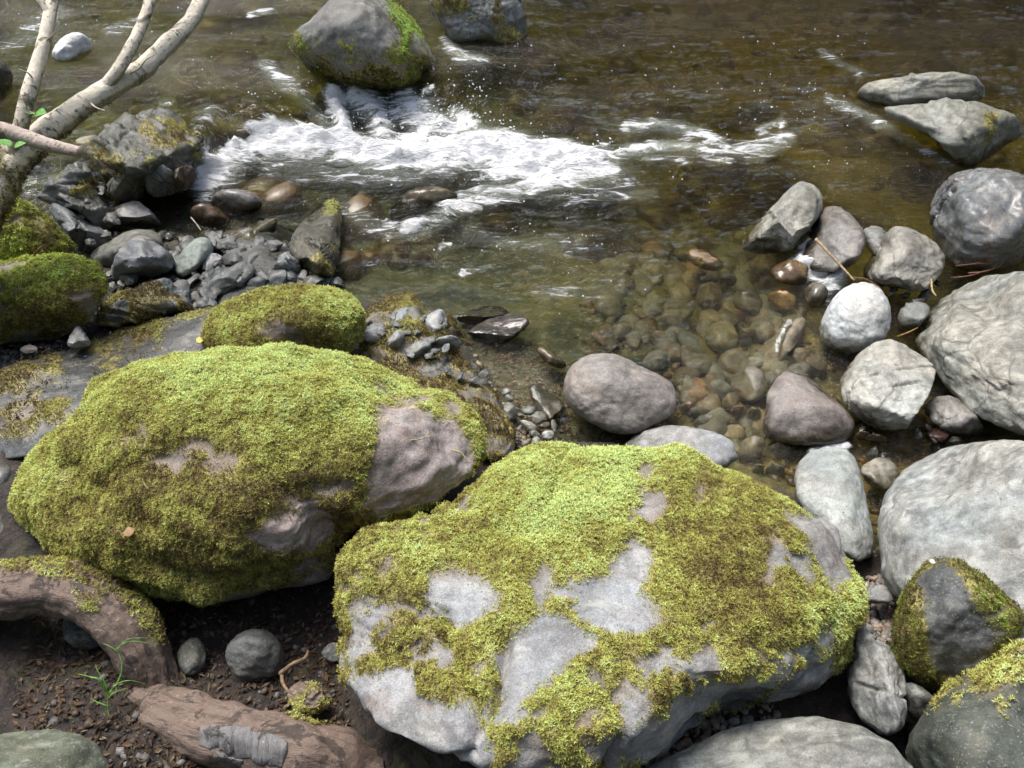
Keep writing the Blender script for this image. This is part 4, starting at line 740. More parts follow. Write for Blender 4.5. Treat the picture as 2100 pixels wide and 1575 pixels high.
for k_, (pl, cl, lb, zc_) in enumerate([
    ([(738, 697), (752, 667), (785, 657), (799, 680), (797, 701), (765, 706)], (.27, .28, .29), 'cracked blue grey stone against the bright moss dome', .10),
    ([(788, 706), (803, 685), (818, 674), (832, 685), (827, 707), (815, 722)], (.45, .45, .42), 'pale egg shaped stone on the mossy shelf', .11),
    ([(801, 652), (810, 637), (840, 625), (845, 645), (832, 670), (809, 675)], (.25, .26, .27), 'upright slate stone on the mossy shelf', .10),
    ([(863, 657), (885, 640), (906, 631), (917, 650), (915, 669), (890, 691), (868, 682)], (.35, .36, .36), 'flat light grey stone set in the mossy shelf', .09),
    ([(888, 699), (905, 689), (936, 687), (951, 709), (920, 717), (893, 714)], (.3, .32, .31), 'smooth tongue of grey stone low on the mossy shelf', .095),
    ([(833, 718), (855, 699), (872, 699), (888, 706), (872, 728), (850, 738), (836, 733)], (.28, .3, .29), 'ribbed grey stone in front of the mossy shelf', .11),
    ([(1040, 820), (1020, 845), (1030, 870), (1060, 862), (1060, 835)], (.24, .25, .22), 'dull green stone in the moss by the pebbles', .05),
    ([(1000, 868), (1015, 858), (1030, 868), (1026, 882), (1008, 884)], (.3, .31, .29), 'small pale stone in the moss by the big left boulder nose', .07)]):
    rock('mo%d' % k_, 'stone', lb, 'stone', pl, cl, 'slate', p=12, sub=4, zc=zc_, c=.03)
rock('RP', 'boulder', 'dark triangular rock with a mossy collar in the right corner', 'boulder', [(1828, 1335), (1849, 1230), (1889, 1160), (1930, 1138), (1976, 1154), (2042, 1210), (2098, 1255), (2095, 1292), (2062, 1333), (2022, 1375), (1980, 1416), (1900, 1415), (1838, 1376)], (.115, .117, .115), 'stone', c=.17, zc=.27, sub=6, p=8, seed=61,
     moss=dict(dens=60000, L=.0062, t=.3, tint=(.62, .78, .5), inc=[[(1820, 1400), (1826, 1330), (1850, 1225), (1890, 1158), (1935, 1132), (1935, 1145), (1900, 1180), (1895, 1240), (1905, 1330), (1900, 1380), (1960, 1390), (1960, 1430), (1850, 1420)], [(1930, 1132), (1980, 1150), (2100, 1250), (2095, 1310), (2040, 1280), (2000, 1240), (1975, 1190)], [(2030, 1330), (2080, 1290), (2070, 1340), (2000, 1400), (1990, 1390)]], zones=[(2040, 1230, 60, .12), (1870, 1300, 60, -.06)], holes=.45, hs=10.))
rock('RS', 'boulder', 'dark boulder with a yellow moss rim in the bottom right corner', 'boulder', [(1850, 1525), (1900, 1445), (1960, 1395), (2040, 1350), (2110, 1312), (2270, 1350), (2320, 1600), (2120, 1750), (1900, 1730), (1865, 1610)], (.075, .085, .068), 'stone', c=.2, zc=.27, sub=6, p=7, seed=62,
     moss=dict(dens=42000, L=.008, t=.5, inc=[[(1960, 1400), (2040, 1345), (2120, 1300), (2120, 1370), (2060, 1410), (1990, 1420)], [(1900, 1440), (1960, 1395), (1990, 1410), (1920, 1450)], [(2050, 1430), (2080, 1440), (2070, 1470), (2045, 1460)]], holes=.35, hs=12., zones=[(2080, 1350, 60, .1)]))
rock('RX', 'stone', 'dark stone wedged between the ridged rock and the dark corner boulder', 'stone', [(1850, 1400), (1880, 1400), (1930, 1440), (1900, 1480), (1865, 1470), (1850, 1430)], (.1, .11, .1), 'stone', c=.05, zc=.2)
# pebbles by the round boulder, each its own
PEB = [(1085, 842, 17, 11, 10, 'dark flat pebble at the top of the pebble cluster'), (1106, 857, 17, 14, 0, 'round veined pebble, largest of the cluster by the round boulder'), (1086, 874, 21, 9, 32, 'long grey pebble lying across the cluster'),
       (1116, 872, 14, 7, -12, 'slim grey pebble right of the long one'), (1096, 889, 12, 8, 25, 'small pale pebble below the long one'), (1123, 892, 14, 10, -10, 'bluish white pebble at the right of the cluster'), (1099, 903, 8, 9, 60, 'tiny round pebble at the foot of the cluster'),
       (1068, 852, 9, 5, 20, 'small brown pebble at the left of the cluster'), (1136, 873, 6, 15, -15, 'thin upright brown pebble beside the round boulder'), (1038, 803, 9, 7, 20, 'white pebble alone on the gravel spit'), (1044, 817, 10, 7, 40, 'grey pebble below the lone white one'),
       (995, 830, 7, 6, 0, 'tiny pale pebble at the moss edge of the gravel'), (975, 779, 7, 5, 0, 'tiny white pebble by the mossy shelf tip'), (1130, 910, 9, 7, 0, 'dull pebble behind the right mossy crown')]
for k_, (cx_, cy_, rx_, ry_, rt_, lb) in enumerate(PEB):
    rock('pb%d' % k_, 'pebble', lb, 'pebble', ell(cx_, cy_, rx_, ry_, rt_), [(.36, .37, .34), (.34, .33, .29), (.42, .43, .4), (.26, .24, .2)][k_ % 4] if k_ not in (5, 9) else (.55, .57, .57), 'stone', sub=4, zc=.036, p=7)
def greyer(c_): return c_ * .68 + .32 * c_.mean() * np.array([1.02, 1., .9])
# stones seen through the shallow water on the right
SUBM = [(1482, 694, 36, 34, 20, (.27, .25, .13), 'yellowish angular stone under the shallow water'), (1385, 640, 36, 32, 0, (.21, .19, .13), 'round mottled stone under the rippled water'), (1455, 606, 28, 26, 0, (.22, .15, .09), 'brown round stone under the ripples'),
        (1535, 618, 36, 28, 30, (.2, .16, .12), 'blunt brown stone under water above the yellowish one'), (1603, 617, 30, 20, 10, (.33, .17, .05), 'small orange stone under water near the white painted sky glint'), (1620, 560, 44, 28, 5, (.25, .15, .06), 'glossy amber stone breaking the water below the two toned stone'),
        (1675, 605, 28, 26, -30, (.24, .21, .17), 'wet grey stone left of the white one'), (1600, 705, 72, 30, -47, (.23, .18, .11), 'slanting flat slab under water left of the white stone'), (1533, 787, 42, 40, 30, (.19, .16, .12), 'broad brown stone under water left of the triangular one'),
        (1475, 800, 28, 22, 15, (.27, .26, .2), 'pale stone under water right of the round boulder'), (1425, 742, 50, 26, 35, (.2, .17, .11), 'long brown stone under water behind the round boulder'), (1393, 785, 16, 19, 0, (.26, .19, .09), 'ochre cobble touching the round boulder'),
        (1546, 851, 16, 16, 0, (.26, .22, .1), 'square mustard cobble under water'), (1515, 843, 16, 13, 0, (.33, .16, .05), 'orange cobble beside the mustard one'), (1410, 838, 17, 15, 0, (.3, .15, .09), 'reddish cobble at the round boulder foot'), (1532, 687, 22, 13, -15, (.3, .24, .15), 'pale small cobble beside the slanting slab'),
        (1528, 697, 13, 13, 0, (.3, .3, .24), 'tiny greenish cobble below the pale one'), (1640, 735, 30, 22, 0, (.16, .11, .06), 'dark cobble under water below the slanting slab'), (1672, 750, 26, 26, 0, (.17, .12, .07), 'dark round cobble above the triangular stone'), (1445, 535, 44, 20, 20, (.25, .15, .07), 'long amber stone under the fast ripples'),
        (1565, 545, 30, 22, 0, (.2, .15, .09), 'brown cobble under the two toned stone'), (1330, 905, 22, 12, 0, (.22, .2, .13), 'dull cobble behind the pale flat rock'), (1540, 920, 34, 24, -30, (.2, .17, .11), 'brown slab under water beside the pale flat rock'), (1600, 925, 24, 14, 20, (.2, .2, .16), 'glistening grey cobble below the triangular stone'),
        (1590, 968, 24, 18, 0, (.22, .21, .17), 'rounded grey cobble at the mossy crown edge'), (1555, 962, 14, 12, 0, (.27, .25, .19), 'small buff cobble at the mossy crown edge'), (1440, 850, 28, 16, 20, (.22, .18, .12), 'oval brown cobble in front of the round boulder'), (1490, 570, 22, 20, 0, (.18, .14, .09), 'dark cobble under the ripples'),
        (1790, 800, 14, 10, 0, (.3, .28, .24), 'grey cobble hidden beside the creamy stone'), (1800, 900, 26, 10, 5, (.35, .33, .28), 'flat light pebble below the creamy stone'), (1770, 893, 16, 10, 0, (.3, .24, .16), 'buff pebble below the creamy stone'), (1850, 925, 22, 16, 0, (.22, .17, .1), 'amber cobble beside the pale giant'), (1740, 890, 14, 10, 0, (.2, .16, .11), 'small brown cobble touching the triangular stone')]
for k_, (cx_, cy_, rx_, ry_, rt_, cl, lb) in enumerate(SUBM):
    hi = lb.startswith(('glossy', 'wet', 'flat light', 'buff peb', 'grey cobble'))
    rock('su%d' % k_, 'stone' if 'stone' in lb.split(' under')[0] else ('pebble' if 'pebble' in lb else 'cobble'), lb, 'stone', ell(cx_, cy_, rx_, ry_, rt_, jit=.16, n=8), tuple(greyer(np.array(cl)) * (1 if hi else 1.15)), 'wet' if hi else 'sub', sub=4, p=9, zc=(.012 if hi else -.04), c=.035 if not hi else .04)
ANCH = [(278, 440, 'angular pale grey stone'), (485, 415, 'smooth wet grey pool stone'), (430, 445, 'brown pool stone'), (250, 505, 'long olive grey stone'), (295, 540, 'dark blue grey stone'), (400, 525, 'speckled oval stone'), (372, 494, 'buff oblong stone'), (438, 542, 'quartz stone'), (475, 575, 'split grey stone'), (520, 480, 'sloping olive slab'), (522, 512, 'rounded slate stone'), (585, 548, 'cracked blue grey block'), (648, 580, 'cracked block under the outcrop'), (650, 480, 'washed outcrop'), (390, 577, 'small tilted slab'), (300, 620, 'layered mossy ledge'), (580, 610, 'bright moss dome'),
        (768, 682, 'cracked blue grey stone'), (810, 698, 'pale egg shaped stone'), (823, 650, 'upright slate stone'), (890, 661, 'flat light grey stone'), (920, 702, 'smooth grey tongue'), (860, 718, 'ribbed grey stone'), (975, 770, 'gravel spit'), (155, 390, 'tilted bedrock block'), (160, 470, 'fractured slate wedge'), (210, 480, 'angular stone foot'), (1940, 570, 'veined boulder'), (1875, 645, 'slate pebble'), (1850, 530, 'ochre stained stone'), (1820, 790, 'creamy stone'), (1955, 855, 'brown grey stone'), (1810, 970, 'two toned pebble'), (1925, 890, 'dark red pebble'), (1800, 900, 'flat light pebble'),
        (1482, 694, 'yellowish sunken stone'), (1385, 640, 'round mottled sunken stone'), (1455, 606, 'brown round sunken stone'), (1535, 618, 'blunt brown sunken stone'), (1603, 617, 'small orange sunken stone'), (1620, 560, 'glossy amber stone'), (1600, 705, 'slanting sunken slab'), (1533, 787, 'broad brown sunken stone'), (1475, 800, 'pale sunken stone'), (1425, 742, 'long brown sunken stone'), (1546, 851, 'mustard cobble'), (1410, 838, 'reddish cobble'), (1445, 535, 'long amber stone'), (1640, 735, 'dark sunken cobble'), (1540, 920, 'brown sunken slab'), (1270, 810, 'round brown boulder'), (1440, 850, 'oval brown cobble'), (1280, 640, 'rippled mid stream'), (1330, 700, 'back of the round boulder'), (1490, 570, 'dark rippled cobble'), (1580, 470, 'two toned stone'), (1660, 840, 'triangular brown stone')]
def near_label(kind, q, r_, r0, r1, v_, place):
    d_ = [math.hypot(q[0] - a, q[1] - b_) for a, b_, _ in ANCH]; i_ = int(np.argmin(d_)); dx, dy = q[0] - ANCH[i_][0], q[1] - ANCH[i_][1]
    side = ('left of' if dx < 0 else 'right of') if abs(dx) > abs(dy) else ('behind' if dy < 0 else 'in front of')
    size = ['tiny', 'small', 'fair sized'][min(2, int(3 * (r_ - r0) / (r1 - r0)))]; tone = ['dark', 'mid toned', 'light'][0 if v_ < .85 else 1 if v_ < 1.08 else 2]
    return '%s %s %s %s the %s%s' % (size, tone, kind, side, ANCH[i_][2], place)
rg = np.random.default_rng(99); cnt = 0
for i in range(700):
    if cnt >= 190: break
    q = np.array([rg.uniform(1200, 1700), rg.uniform(470, 960)])
    if not inpoly(q[:1], q[1:], [(1230, 560), (1500, 440), (1640, 560), (1690, 760), (1560, 780), (1560, 930), (1400, 860), (1380, 760), (1230, 700)])[0]: continue
    if any(abs(q[0] - s_[0]) < s_[2] * .8 and abs(q[1] - s_[1]) < s_[3] * .8 for s_ in SUBM): continue
    r_ = rg.uniform(12, 32); cnt += 1; v_ = rg.uniform(.75, 1.3)
    rock('fc%d' % i, 'cobble', near_label('cobble under water', q, r_, 12, 32, v_, ''), 'cobble', ell(q[0], q[1], r_, r_ * rg.uniform(.6, .95), rg.uniform(0, 180), seed=i), tuple(greyer(np.array((BROWN + GREY[:3] + [(.25, .24, .19)] * 4)[rg.integers(len(BROWN) + 7)])) * v_), 'sub', sub=3, p=8, k=.55, group='cobbles on the shallow stream bed')

# broken slate filling the left bank
rg = np.random.default_rng(123); cnt = 0; placed = []
regs = [([(190, 600), (230, 480), (330, 470), (420, 480), (560, 450), (700, 580), (690, 640), (420, 640), (330, 560)], 115, 'small broken slate stone wedged among the left bank rubble', 'broken slate stones of the left bank', (8, 25)),
        ([(735, 640), (860, 620), (960, 690), (1000, 780), (940, 780), (860, 730), (760, 730)], 22, 'small grey shard lying on the mossy shelf by the gravel', 'grey shards on the mossy shelf', (6, 15)),
        ([(80, 420), (180, 350), (240, 420), (230, 480), (170, 520)], 14, 'small dark angular shard on the fractured bedrock beside the tree', 'dark shards on the fractured bedrock', (8, 18)),
        ([(1800, 580), (1960, 560), (1870, 660), (1830, 620)], 16, 'small dark stone in the gap above the slate pebble', 'dark stones in the right bank gap', (8, 16)),
        ([(1740, 880), (1900, 850), (1990, 900), (1850, 930), (1780, 960)], 12, 'small wet pebble in the trickle between the creamy stone and the pale giant', 'wet pebbles of the right trickle', (7, 15))]
for pl, n_, lb, gp, (r0, r1) in regs:
    pa = np.array(pl, float); c_ = 0
    while c_ < n_:
        q = rg.uniform(pa.min(0), pa.max(0))
        if not inpoly(q[:1], q[1:], pl)[0]: continue
        r_ = rg.uniform(r0, r1)
        c_ += 1; v_ = rg.uniform(.6, 1.25)
        dk = 'dark' in lb or 'wet' in lb
        P_ = at(q[0], q[1], 0.); g_ = max(g1(P_), -.01)
        rock('sl%s%d' % (gp[:3], c_), 'shard' if 'shard' in lb else ('pebble' if 'pebble' in lb else 'stone'), near_label('slate shard' if 'shard' in lb else ('wet pebble' if 'pebble' in lb else 'broken stone'), q, r_, r0, r1, v_, ''), 'stone', ell(q[0], q[1], r_, r_ * rg.uniform(.5, .85), rg.uniform(-60, 40), n=6, jit=.25, seed=c_), tuple(np.array((.115, .12, .115) if dk else (.165, .17, .165)) * v_), 'wet' if 'wet' in lb else 'slate', sub=3, p=26, nf=9, corner=0, rough=.03, zc=g_ + (.035 if 'shelf by' not in lb and 'fractured' not in lb else .09 if 'shelf by' in lb else .12), group=gp)

# ------------------------------------------------------------------ tree, roots, grass, litter
def tube(path, rad, seg=20, sub=10, seed=0, amp=.08, flat=1., cap=True):
    path = np.asarray(path, float); rad = np.asarray(rad, float); n = len(path); tt = np.linspace(0, n - 1, (n - 1) * sub + 1)
    def cr(A):
        out = []
        for t_ in tt:
            i = min(int(t_), n - 2); f = t_ - i; p0, p1, p2, p3 = A[max(i - 1, 0)], A[i], A[i + 1], A[min(i + 2, n - 1)]
            out.append(.5 * (2 * p1 + (p2 - p0) * f + (2 * p0 - 5 * p1 + 4 * p2 - p3) * f * f + (3 * p1 - p0 - 3 * p2 + p3) * f ** 3))
        return np.array(out)
    C = cr(path); Rr = cr(rad[:, None])[:, 0]; T = np.gradient(C, axis=0); T /= np.linalg.norm(T, axis=1)[:, None]
    ref = np.array([0.1, .2, 1.]); A1 = np.cross(T, ref); A1 /= np.linalg.norm(A1, axis=1)[:, None]; A2 = np.cross(A1, T)
    an = np.linspace(0, 2 * np.pi, seg, endpoint=False)
    L = np.concatenate([[0], np.cumsum(np.linalg.norm(np.diff(C, axis=0), axis=1))])
    D = A1[:, None] * np.cos(an)[None, :, None] + A2[:, None] * (flat * np.sin(an))[None, :, None]
    V = C[:, None] + D * Rr[:, None, None]
    nz = fbm((V.reshape(-1, 3)) * (.45 / np.mean(Rr)) + seed, 4).reshape(V.shape[:2]); V = C[:, None] + D * (Rr[:, None] * (1 + amp * 1.6 * nz))[..., None]
    m_ = len(C); I = np.arange(m_ * seg).reshape(m_, seg); J = np.roll(I, -1, 1)
    F = np.stack([I[:-1], I[1:], J[1:], J[:-1]], -1).reshape(-1, 4); V = V.reshape(-1, 3)
    al = np.repeat(L, seg); ar = np.tile(np.abs(an - np.pi), m_)
    if cap:
        for ring, cc in ((I[0], C[0]), (I[-1][::-1], C[-1] + T[-1] * Rr[-1] * .15)):
            k0 = len(V); V = np.concatenate([V, [cc]]); al = np.append(al, al[ring[0]]); ar = np.append(ar, 0)
            F = np.concatenate([F, np.stack([ring[0::2], ring[1::2], np.roll(ring, -2)[0::2], np.full(seg // 2, k0)], -1)])
    return V, F, al, ar
def tube_obj(name, path, rad, mat, parent=None, **kw):
    lab = {k_: kw.pop(k_) for k_ in ('label', 'cat', 'group', 'color') if k_ in kw}
    V, F, al, ar = tube(path, rad, **kw); me = mk_mesh(name, V, F, attrs={'along': al, 'around': ar})
    return link(name, me, M[mat], parent=parent, **lab), V, F
def pts(L): return np.array([atd(a, b_, d_) for a, b_, d_ in L])
tree = bpy.data.objects.new('leaning_tree', None); col.objects.link(tree)
tree['label'] = 'pale barked leaning tree with three stems over the water, upper left'; tree['category'] = 'tree'
tp = pts([(-150, 640, 2.42), (-75, 520, 2.45), (-18, 425, 2.48), (35, 335, 2.5), (75, 290, 2.52), (112, 256, 2.55), (160, 222, 2.58), (232, 178, 2.65), (292, 142, 2.72), (340, 96, 2.8), (378, 60, 2.88), (402, 22, 2.95), (440, -70, 3.15), (500, -260, 3.4), (540, -480, 3.7)])
o, TV, TF = tube_obj('trunk', tp, [.066, .054, .045, .041, .041, .039, .034, .035, .0305, .031, .0275, .027, .024, .02, .015], 'bark', tree, seg=28, sub=14, seed=1, amp=.10)
FT = np.concatenate([TF[:, [0, 1, 2]], TF[:, [0, 2, 3]]]); NN = vnormals(TV, FT)
px, py, _ = proj(TV); mk = sst(0, .35, .9 * fbm(TV * 9, 4) + 1.0 * sst(230, 350, py) - .25 - .5 * NN[:, 2])
mk = mk * np.clip(sst(60, 330, py) + .1, 0, 1) * (py < 600)
grow_moss(tree, TV, FT, mk, 48000, .0075, 71, .3, off=(0, 0, 0), zones=[(10, 400, 60, .1)])
tube_obj('branch', pts([(20, 335, 2.5), (40, 270, 2.46), (62, 185, 2.45), (88, 95, 2.5), (108, 0, 2.56), (122, -110, 2.62), (130, -300, 2.8)]), [.027, .023, .0225, .020, .0185, .016, .009], 'bark', tree, seg=20, sub=14, seed=2, amp=.06)
tube_obj('branch', pts([(205, 195, 2.63), (238, 150, 2.62), (272, 92, 2.64), (295, 40, 2.68), (312, -20, 2.72), (325, -150, 2.85), (330, -330, 3.)]), [.023, .0205, .0195, .018, .017, .014, .008], 'bark', tree, seg=18, sub=14, seed=3, amp=.06)
tube_obj('branch', pts([(102, 32, 2.535), (90, 12, 2.53), (74, -15, 2.53), (50, -90, 2.55)]), [.012, .0105, .01, .006], 'bark', tree, seg=10, sub=8, seed=4, amp=.05)
tube_obj('broken_branch', pts([(-60, 262, 2.38), (5, 268, 2.38), (55, 283, 2.38), (110, 300, 2.37), (166, 312, 2.36)]), [.027, .025, .0225, .0195, .015], 'pinkbark', tree, seg=18, sub=12, seed=5, amp=.06)
for L_, r_ in [([(268, 150, 2.64), (285, 140, 2.6), (300, 122, 2.57), (318, 112, 2.55)], .0035), ([(180, 205, 2.6), (196, 220, 2.55), (215, 226, 2.52)], .0035), ([(70, 165, 2.45), (58, 150, 2.42), (40, 142, 2.4)], .003), ([(92, 85, 2.5), (110, 70, 2.47), (122, 48, 2.45)], .003), ([(52, 225, 2.45), (66, 231, 2.43), (74, 236, 2.42)], .0022)]:
    tube_obj('twig', pts(L_), np.linspace(r_, r_ * .4, len(L_)), 'bark', tree, seg=8, sub=6, seed=7, amp=.08)
def leaf_mesh(L, Wd, teeth=6, fold=.25):
    n = 2 * teeth + 1; s_ = np.linspace(0, 1, n); wv = np.sin(np.pi * s_ ** .8) ** .8 * Wd * (1 + .13 * np.where(np.arange(n) % 2, 1, -1)); wv[0] = wv[-1] = 0
    mid = np.stack([0 * s_, s_ * L, -.15 * L * s_ ** 2], 1); lf = mid + np.stack([-wv, 0 * s_ - .02 * L, wv * fold], 1); rt = mid + np.stack([wv, 0 * s_ - .02 * L, wv * fold], 1)
    V = np.concatenate([mid, lf, rt]); F = []
    for i in range(n - 1): F += [[i, i + 1, n + i + 1, n + i], [i + 1, i, 2 * n + i, 2 * n + i + 1]]
    return mk_mesh('leaf', V, F)
lm = leaf_mesh(.05, .021)
for (lx, ly, ld, rx, ry, rz, s_) in [(72, 235, 2.42, .4, .2, -1.9, 1.0), (62, 232, 2.42, .5, -.3, -2.7, .75), (20, 300, 2.35, .5, .2, 1.2, .8), (30, 302, 2.35, .4, .1, -1.3, .7)]:
    o = link('leaf', lm, M['leaf'], parent=tree, color=(.16, .42, .08)); o.location = atd(lx, ly, ld); o.rotation_euler = (rx, ry, rz); o.scale = (s_,) * 3
# roots
def root(path, rad, label, seed, mossmask=None, **kw):
    V, F, al, ar = tube(path, rad, seg=48, sub=30, seed=seed, amp=.11, flat=.9)
    FT = np.concatenate([F[:, [0, 1, 2]], F[:, [0, 2, 3]]]); NN = vnormals(V, FT)
    rd_ = fbm(np.stack([al * 5, ar * 2.2, 0 * al + seed], 1), 5, .62); kn = np.clip(pn(V * 11 + seed) - .25, 0, 1)
    V = V + NN * (.0075 * rd_ + .016 * kn)[:, None]
    me = mk_mesh('tree_root', V, F, attrs={'along': al, 'around': ar}); o = link('tree_root', me, M['root'], label=label, cat='root')
    FT = np.concatenate([F[:, [0, 1, 2]], F[:, [0, 2, 3]]])
    if mossmask:
        px, py, _ = proj(V); jx = 14 * fbm(V * 12, 3); mk = np.zeros(len(V))
        for pl in mossmask: mk = np.maximum(mk, inpoly(px + jx, py + jx, pl))
        grow_moss(o, V, FT, mk, 60000, .0065, seed, .42, off=(0, 0, 0))
    return o
def rz(px, py, z): return at(px, py, z)
root(np.array([rz(-160, 1215, .24), rz(0, 1210, .25), rz(100, 1205, .255), rz(180, 1222, .25), rz(245, 1270, .215), rz(290, 1330, .17), rz(318, 1395, .11), rz(330, 1470, .05)]), [.07, .068, .066, .064, .062, .058, .055, .055],
     'thick arching brown root at the left edge below the big boulder', 81, [[(-100, 1090), (60, 1100), (150, 1110), (240, 1160), (320, 1240), (350, 1330), (305, 1305), (245, 1232), (180, 1192), (60, 1176), (-100, 1182)], [(150, 1210), (200, 1200), (210, 1250), (160, 1250)]])
rt = root(np.array([rz(150, 1385, .0), rz(255, 1430, .085), rz(330, 1462, .13), rz(400, 1486, .155), rz(500, 1512, .17), (rz(600, 1536, .165)), rz(690, 1557, .15), rz(760, 1590, .1)]), [.035, .045, .05, .058, .064, .066, .064, .055],
     'barkless pinkish root with grey bark flakes along the bottom edge', 82, [[(540, 1440), (600, 1425), (680, 1440), (700, 1490), (640, 1480), (560, 1455)]])
rock('knot', 'root_knob', None, None, [(585, 1420), (605, 1398), (640, 1396), (668, 1410), (678, 1445), (650, 1465), (600, 1455)], (.2, .13, .1), 'boulder', c=.022, zc=.175, sub=5, rough=.1, p=14, moss=dict(dens=70000, L=.006, t=.45, inc=[[(560, 1440), (600, 1440), (640, 1400), (690, 1410), (690, 1470), (600, 1470)]], holes=.3, hs=20., thick=.003))
k_ = ROCKS['knot'][0]; k_.parent = rt
# bark flakes: thin plates of grey bark hugging the root
_rv = np.empty(len(rt.data.vertices) * 3); rt.data.vertices.foreach_get('co', _rv); _rv = _rv.reshape(-1, 3); _rx, _ry, _rd = proj(_rv)
_rn = np.empty(len(rt.data.vertices) * 3); rt.data.vertices.foreach_get('normal', _rn); _rn = _rn.reshape(-1, 3)
_fr = ((EYE - _rv) * _rn).sum(1) > 0
def on_root(px, py, lift):
    out = []
    for a, b_ in zip(px, py):
        d_ = np.where(_fr, np.hypot(_rx - a, _ry - b_), 1e9); ii = np.argsort(d_)[:5]; w_ = 1 / (d_[ii] + 1.); w_ /= w_.sum()
        n_ = (w_[:, None] * _rn[ii]).sum(0); out.append(atd(a, b_, float((w_ * _rd[ii]).sum())) + n_ / np.linalg.norm(n_) * lift)
    return np.array(out)
FL = [[(408, 1494), (440, 1486), (453, 1490), (452, 1530), (430, 1536), (410, 1526)], [(450, 1488), (479, 1490), (484, 1536), (470, 1548), (450, 1536)], [(477, 1492), (512, 1490), (520, 1506), (518, 1556), (488, 1556), (481, 1532)], [(516, 1504), (549, 1502), (556, 1556), (540, 1570), (516, 1558)], [(547, 1502), (588, 1516), (592, 1535), (577, 1576), (552, 1568)], [(440, 1535), (470, 1550), (500, 1560), (495, 1568), (450, 1552)]]
for k, pl in enumerate(FL):
    pl = np.array(pl, float); nn = len(pl); pl = np.stack([pl * (1 - f) + np.roll(pl, -1, 0) * f for f in (0, .25, .5, .75)], 1).reshape(-1, 2); pl = pl + np.random.default_rng(k).normal(0, 1.3, pl.shape); n = len(pl); c0 = pl.mean(0)
    rings = [(1.0, -.004), (1.0, .002), (.93, .0036), (.55, .0042), (.2, .0042)]
    V = np.concatenate([on_root(*(c0 + (pl - c0) * f).T, h_) for f, h_ in rings]); F = []
    for r_ in range(len(rings) - 1):
        for i in range(n): j = (i + 1) % n; F.append([r_ * n + i, r_ * n + j, (r_ + 1) * n + j, (r_ + 1) * n + i])
    b0 = (len(rings) - 1) * n; F += [[b0 + i, b0 + i + 1, b0 + n - 2 - i, b0 + n - 1 - i] for i in range(n // 2 - 1)]
    me = mk_mesh('bark_flake', V, F, attrs={'along': V[:, 0], 'around': V[:, 1] * 6}); link('bark_flake', me, M['flake'], parent=rt)
# grass sprig
gs = bpy.data.objects.new('grass_sprig', None); col.objects.link(gs); gs['label'] = 'thin green grass sprig on the soil among the roots'; gs['category'] = 'grass'
def blade(L, r0, parent, color, name='blade', zs=None, seg=6):
    P = np.array([at(a, b_, z_ - .14) for a, b_, z_ in L]); r_ = np.linspace(r0, r0 * .25, len(P))
    return tube_obj(name, P, r_, 'leaf', parent, seg=seg, sub=8, amp=.02, color=color, flat=.6)[0]
for L, r0 in [([(255, 1590, .26), (238, 1520, .29), (222, 1460, .32), (222, 1425, .34)], .0026), ([(222, 1425, .34), (243, 1395, .36), (250, 1365, .38), (240, 1330, .40)], .0022), ([(240, 1330, .40), (262, 1316, .40), (300, 1318, .38), (328, 1330, .35)], .0016), ([(240, 1332, .4), (260, 1312, .41), (290, 1308, .41), (322, 1309, .39)], .0015),
              ([(222, 1425, .34), (205, 1395, .38), (185, 1388, .38), (160, 1382, .36)], .0028), ([(225, 1418, .34), (245, 1400, .37), (270, 1396, .37), (302, 1404, .34)], .0018), ([(222, 1432, .34), (235, 1420, .36), (258, 1412, .36)], .0022), ([(222, 1448, .33), (200, 1440, .34), (186, 1432, .33)], .0018), ([(232, 1500, .3), (250, 1488, .31), (266, 1482, .3)], .0016),
              ([(240, 1335, .4), (225, 1325, .41), (212, 1320, .4)], .0015), ([(222, 1430, .34), (215, 1400, .36), (200, 1375, .38), (196, 1362, .38)], .0016)]:
    blade(L, r0, gs, (.16, .4, .05))
# dry stems and litter
def twig(L, r0, label, color, cat='twig', name='twig', seg=8):
    P = np.array([at(a, b_, z_) for a, b_, z_ in L]); r_ = np.linspace(r0, r0 * .6, len(P))
    return tube_obj(name, P, r_, 'leaf', None, seg=seg, sub=8, amp=.1, label=label, cat=cat, color=color)[0]
twig([(1673, 490, .16), (1712, 532, .13), (1752, 575, .10)], .006, 'straw coloured dry stick across the brown cracked stone', (.5, .38, .22), seg=10)
twig([(1745, 570, .1), (1775, 572, .10), (1805, 590, .09)], .003, 'thin brown twig at the end of the straw stick', (.25, .15, .08))
twig([(1910, 574, .1), (1912, 595, .12), (1920, 607, .12)], .004, 'short bent pale stem above the large greenish boulder', (.45, .38, .22))
twig([(1840, 690, .08), (1862, 682, .1), (1882, 672, .11)], .003, 'small orange twig beside the slate pebble', (.4, .22, .08))
twig([(790, 914, .425), (800, 897, .43), (830, 903, .43), (870, 898, .43), (880, 885, .42)], .0022, 'curled pale root fibre on the bare pink nose', (.5, .42, .28), 'fibre')
twig([(925, 923, .385), (945, 928, .385), (962, 950, .37)], .0022, 'short yellow stem on the bare pink nose', (.5, .42, .2), 'stem')
twig([(575, 1382, .15), (600, 1362, .17), (625, 1350, .16), (632, 1335, .15)], .006, 'crooked tan rootlet beside the dark buried stone', (.32, .22, .13), 'rootlet')
twig([(578, 1380, .15), (580, 1400, .155), (592, 1420, .17)], .005, 'short tan rootlet hooking down to the root', (.3, .2, .12), 'rootlet')
twig([(392, 446, .06), (402, 458, .06), (412, 472, .06)], .0025, 'thin white stick in the quiet pool', (.6, .56, .48))
twig([(70, 525, .42), (80, 510, .44), (95, 500, .43)], .003, 'reddish twig on the mossy mound', (.22, .1, .05))
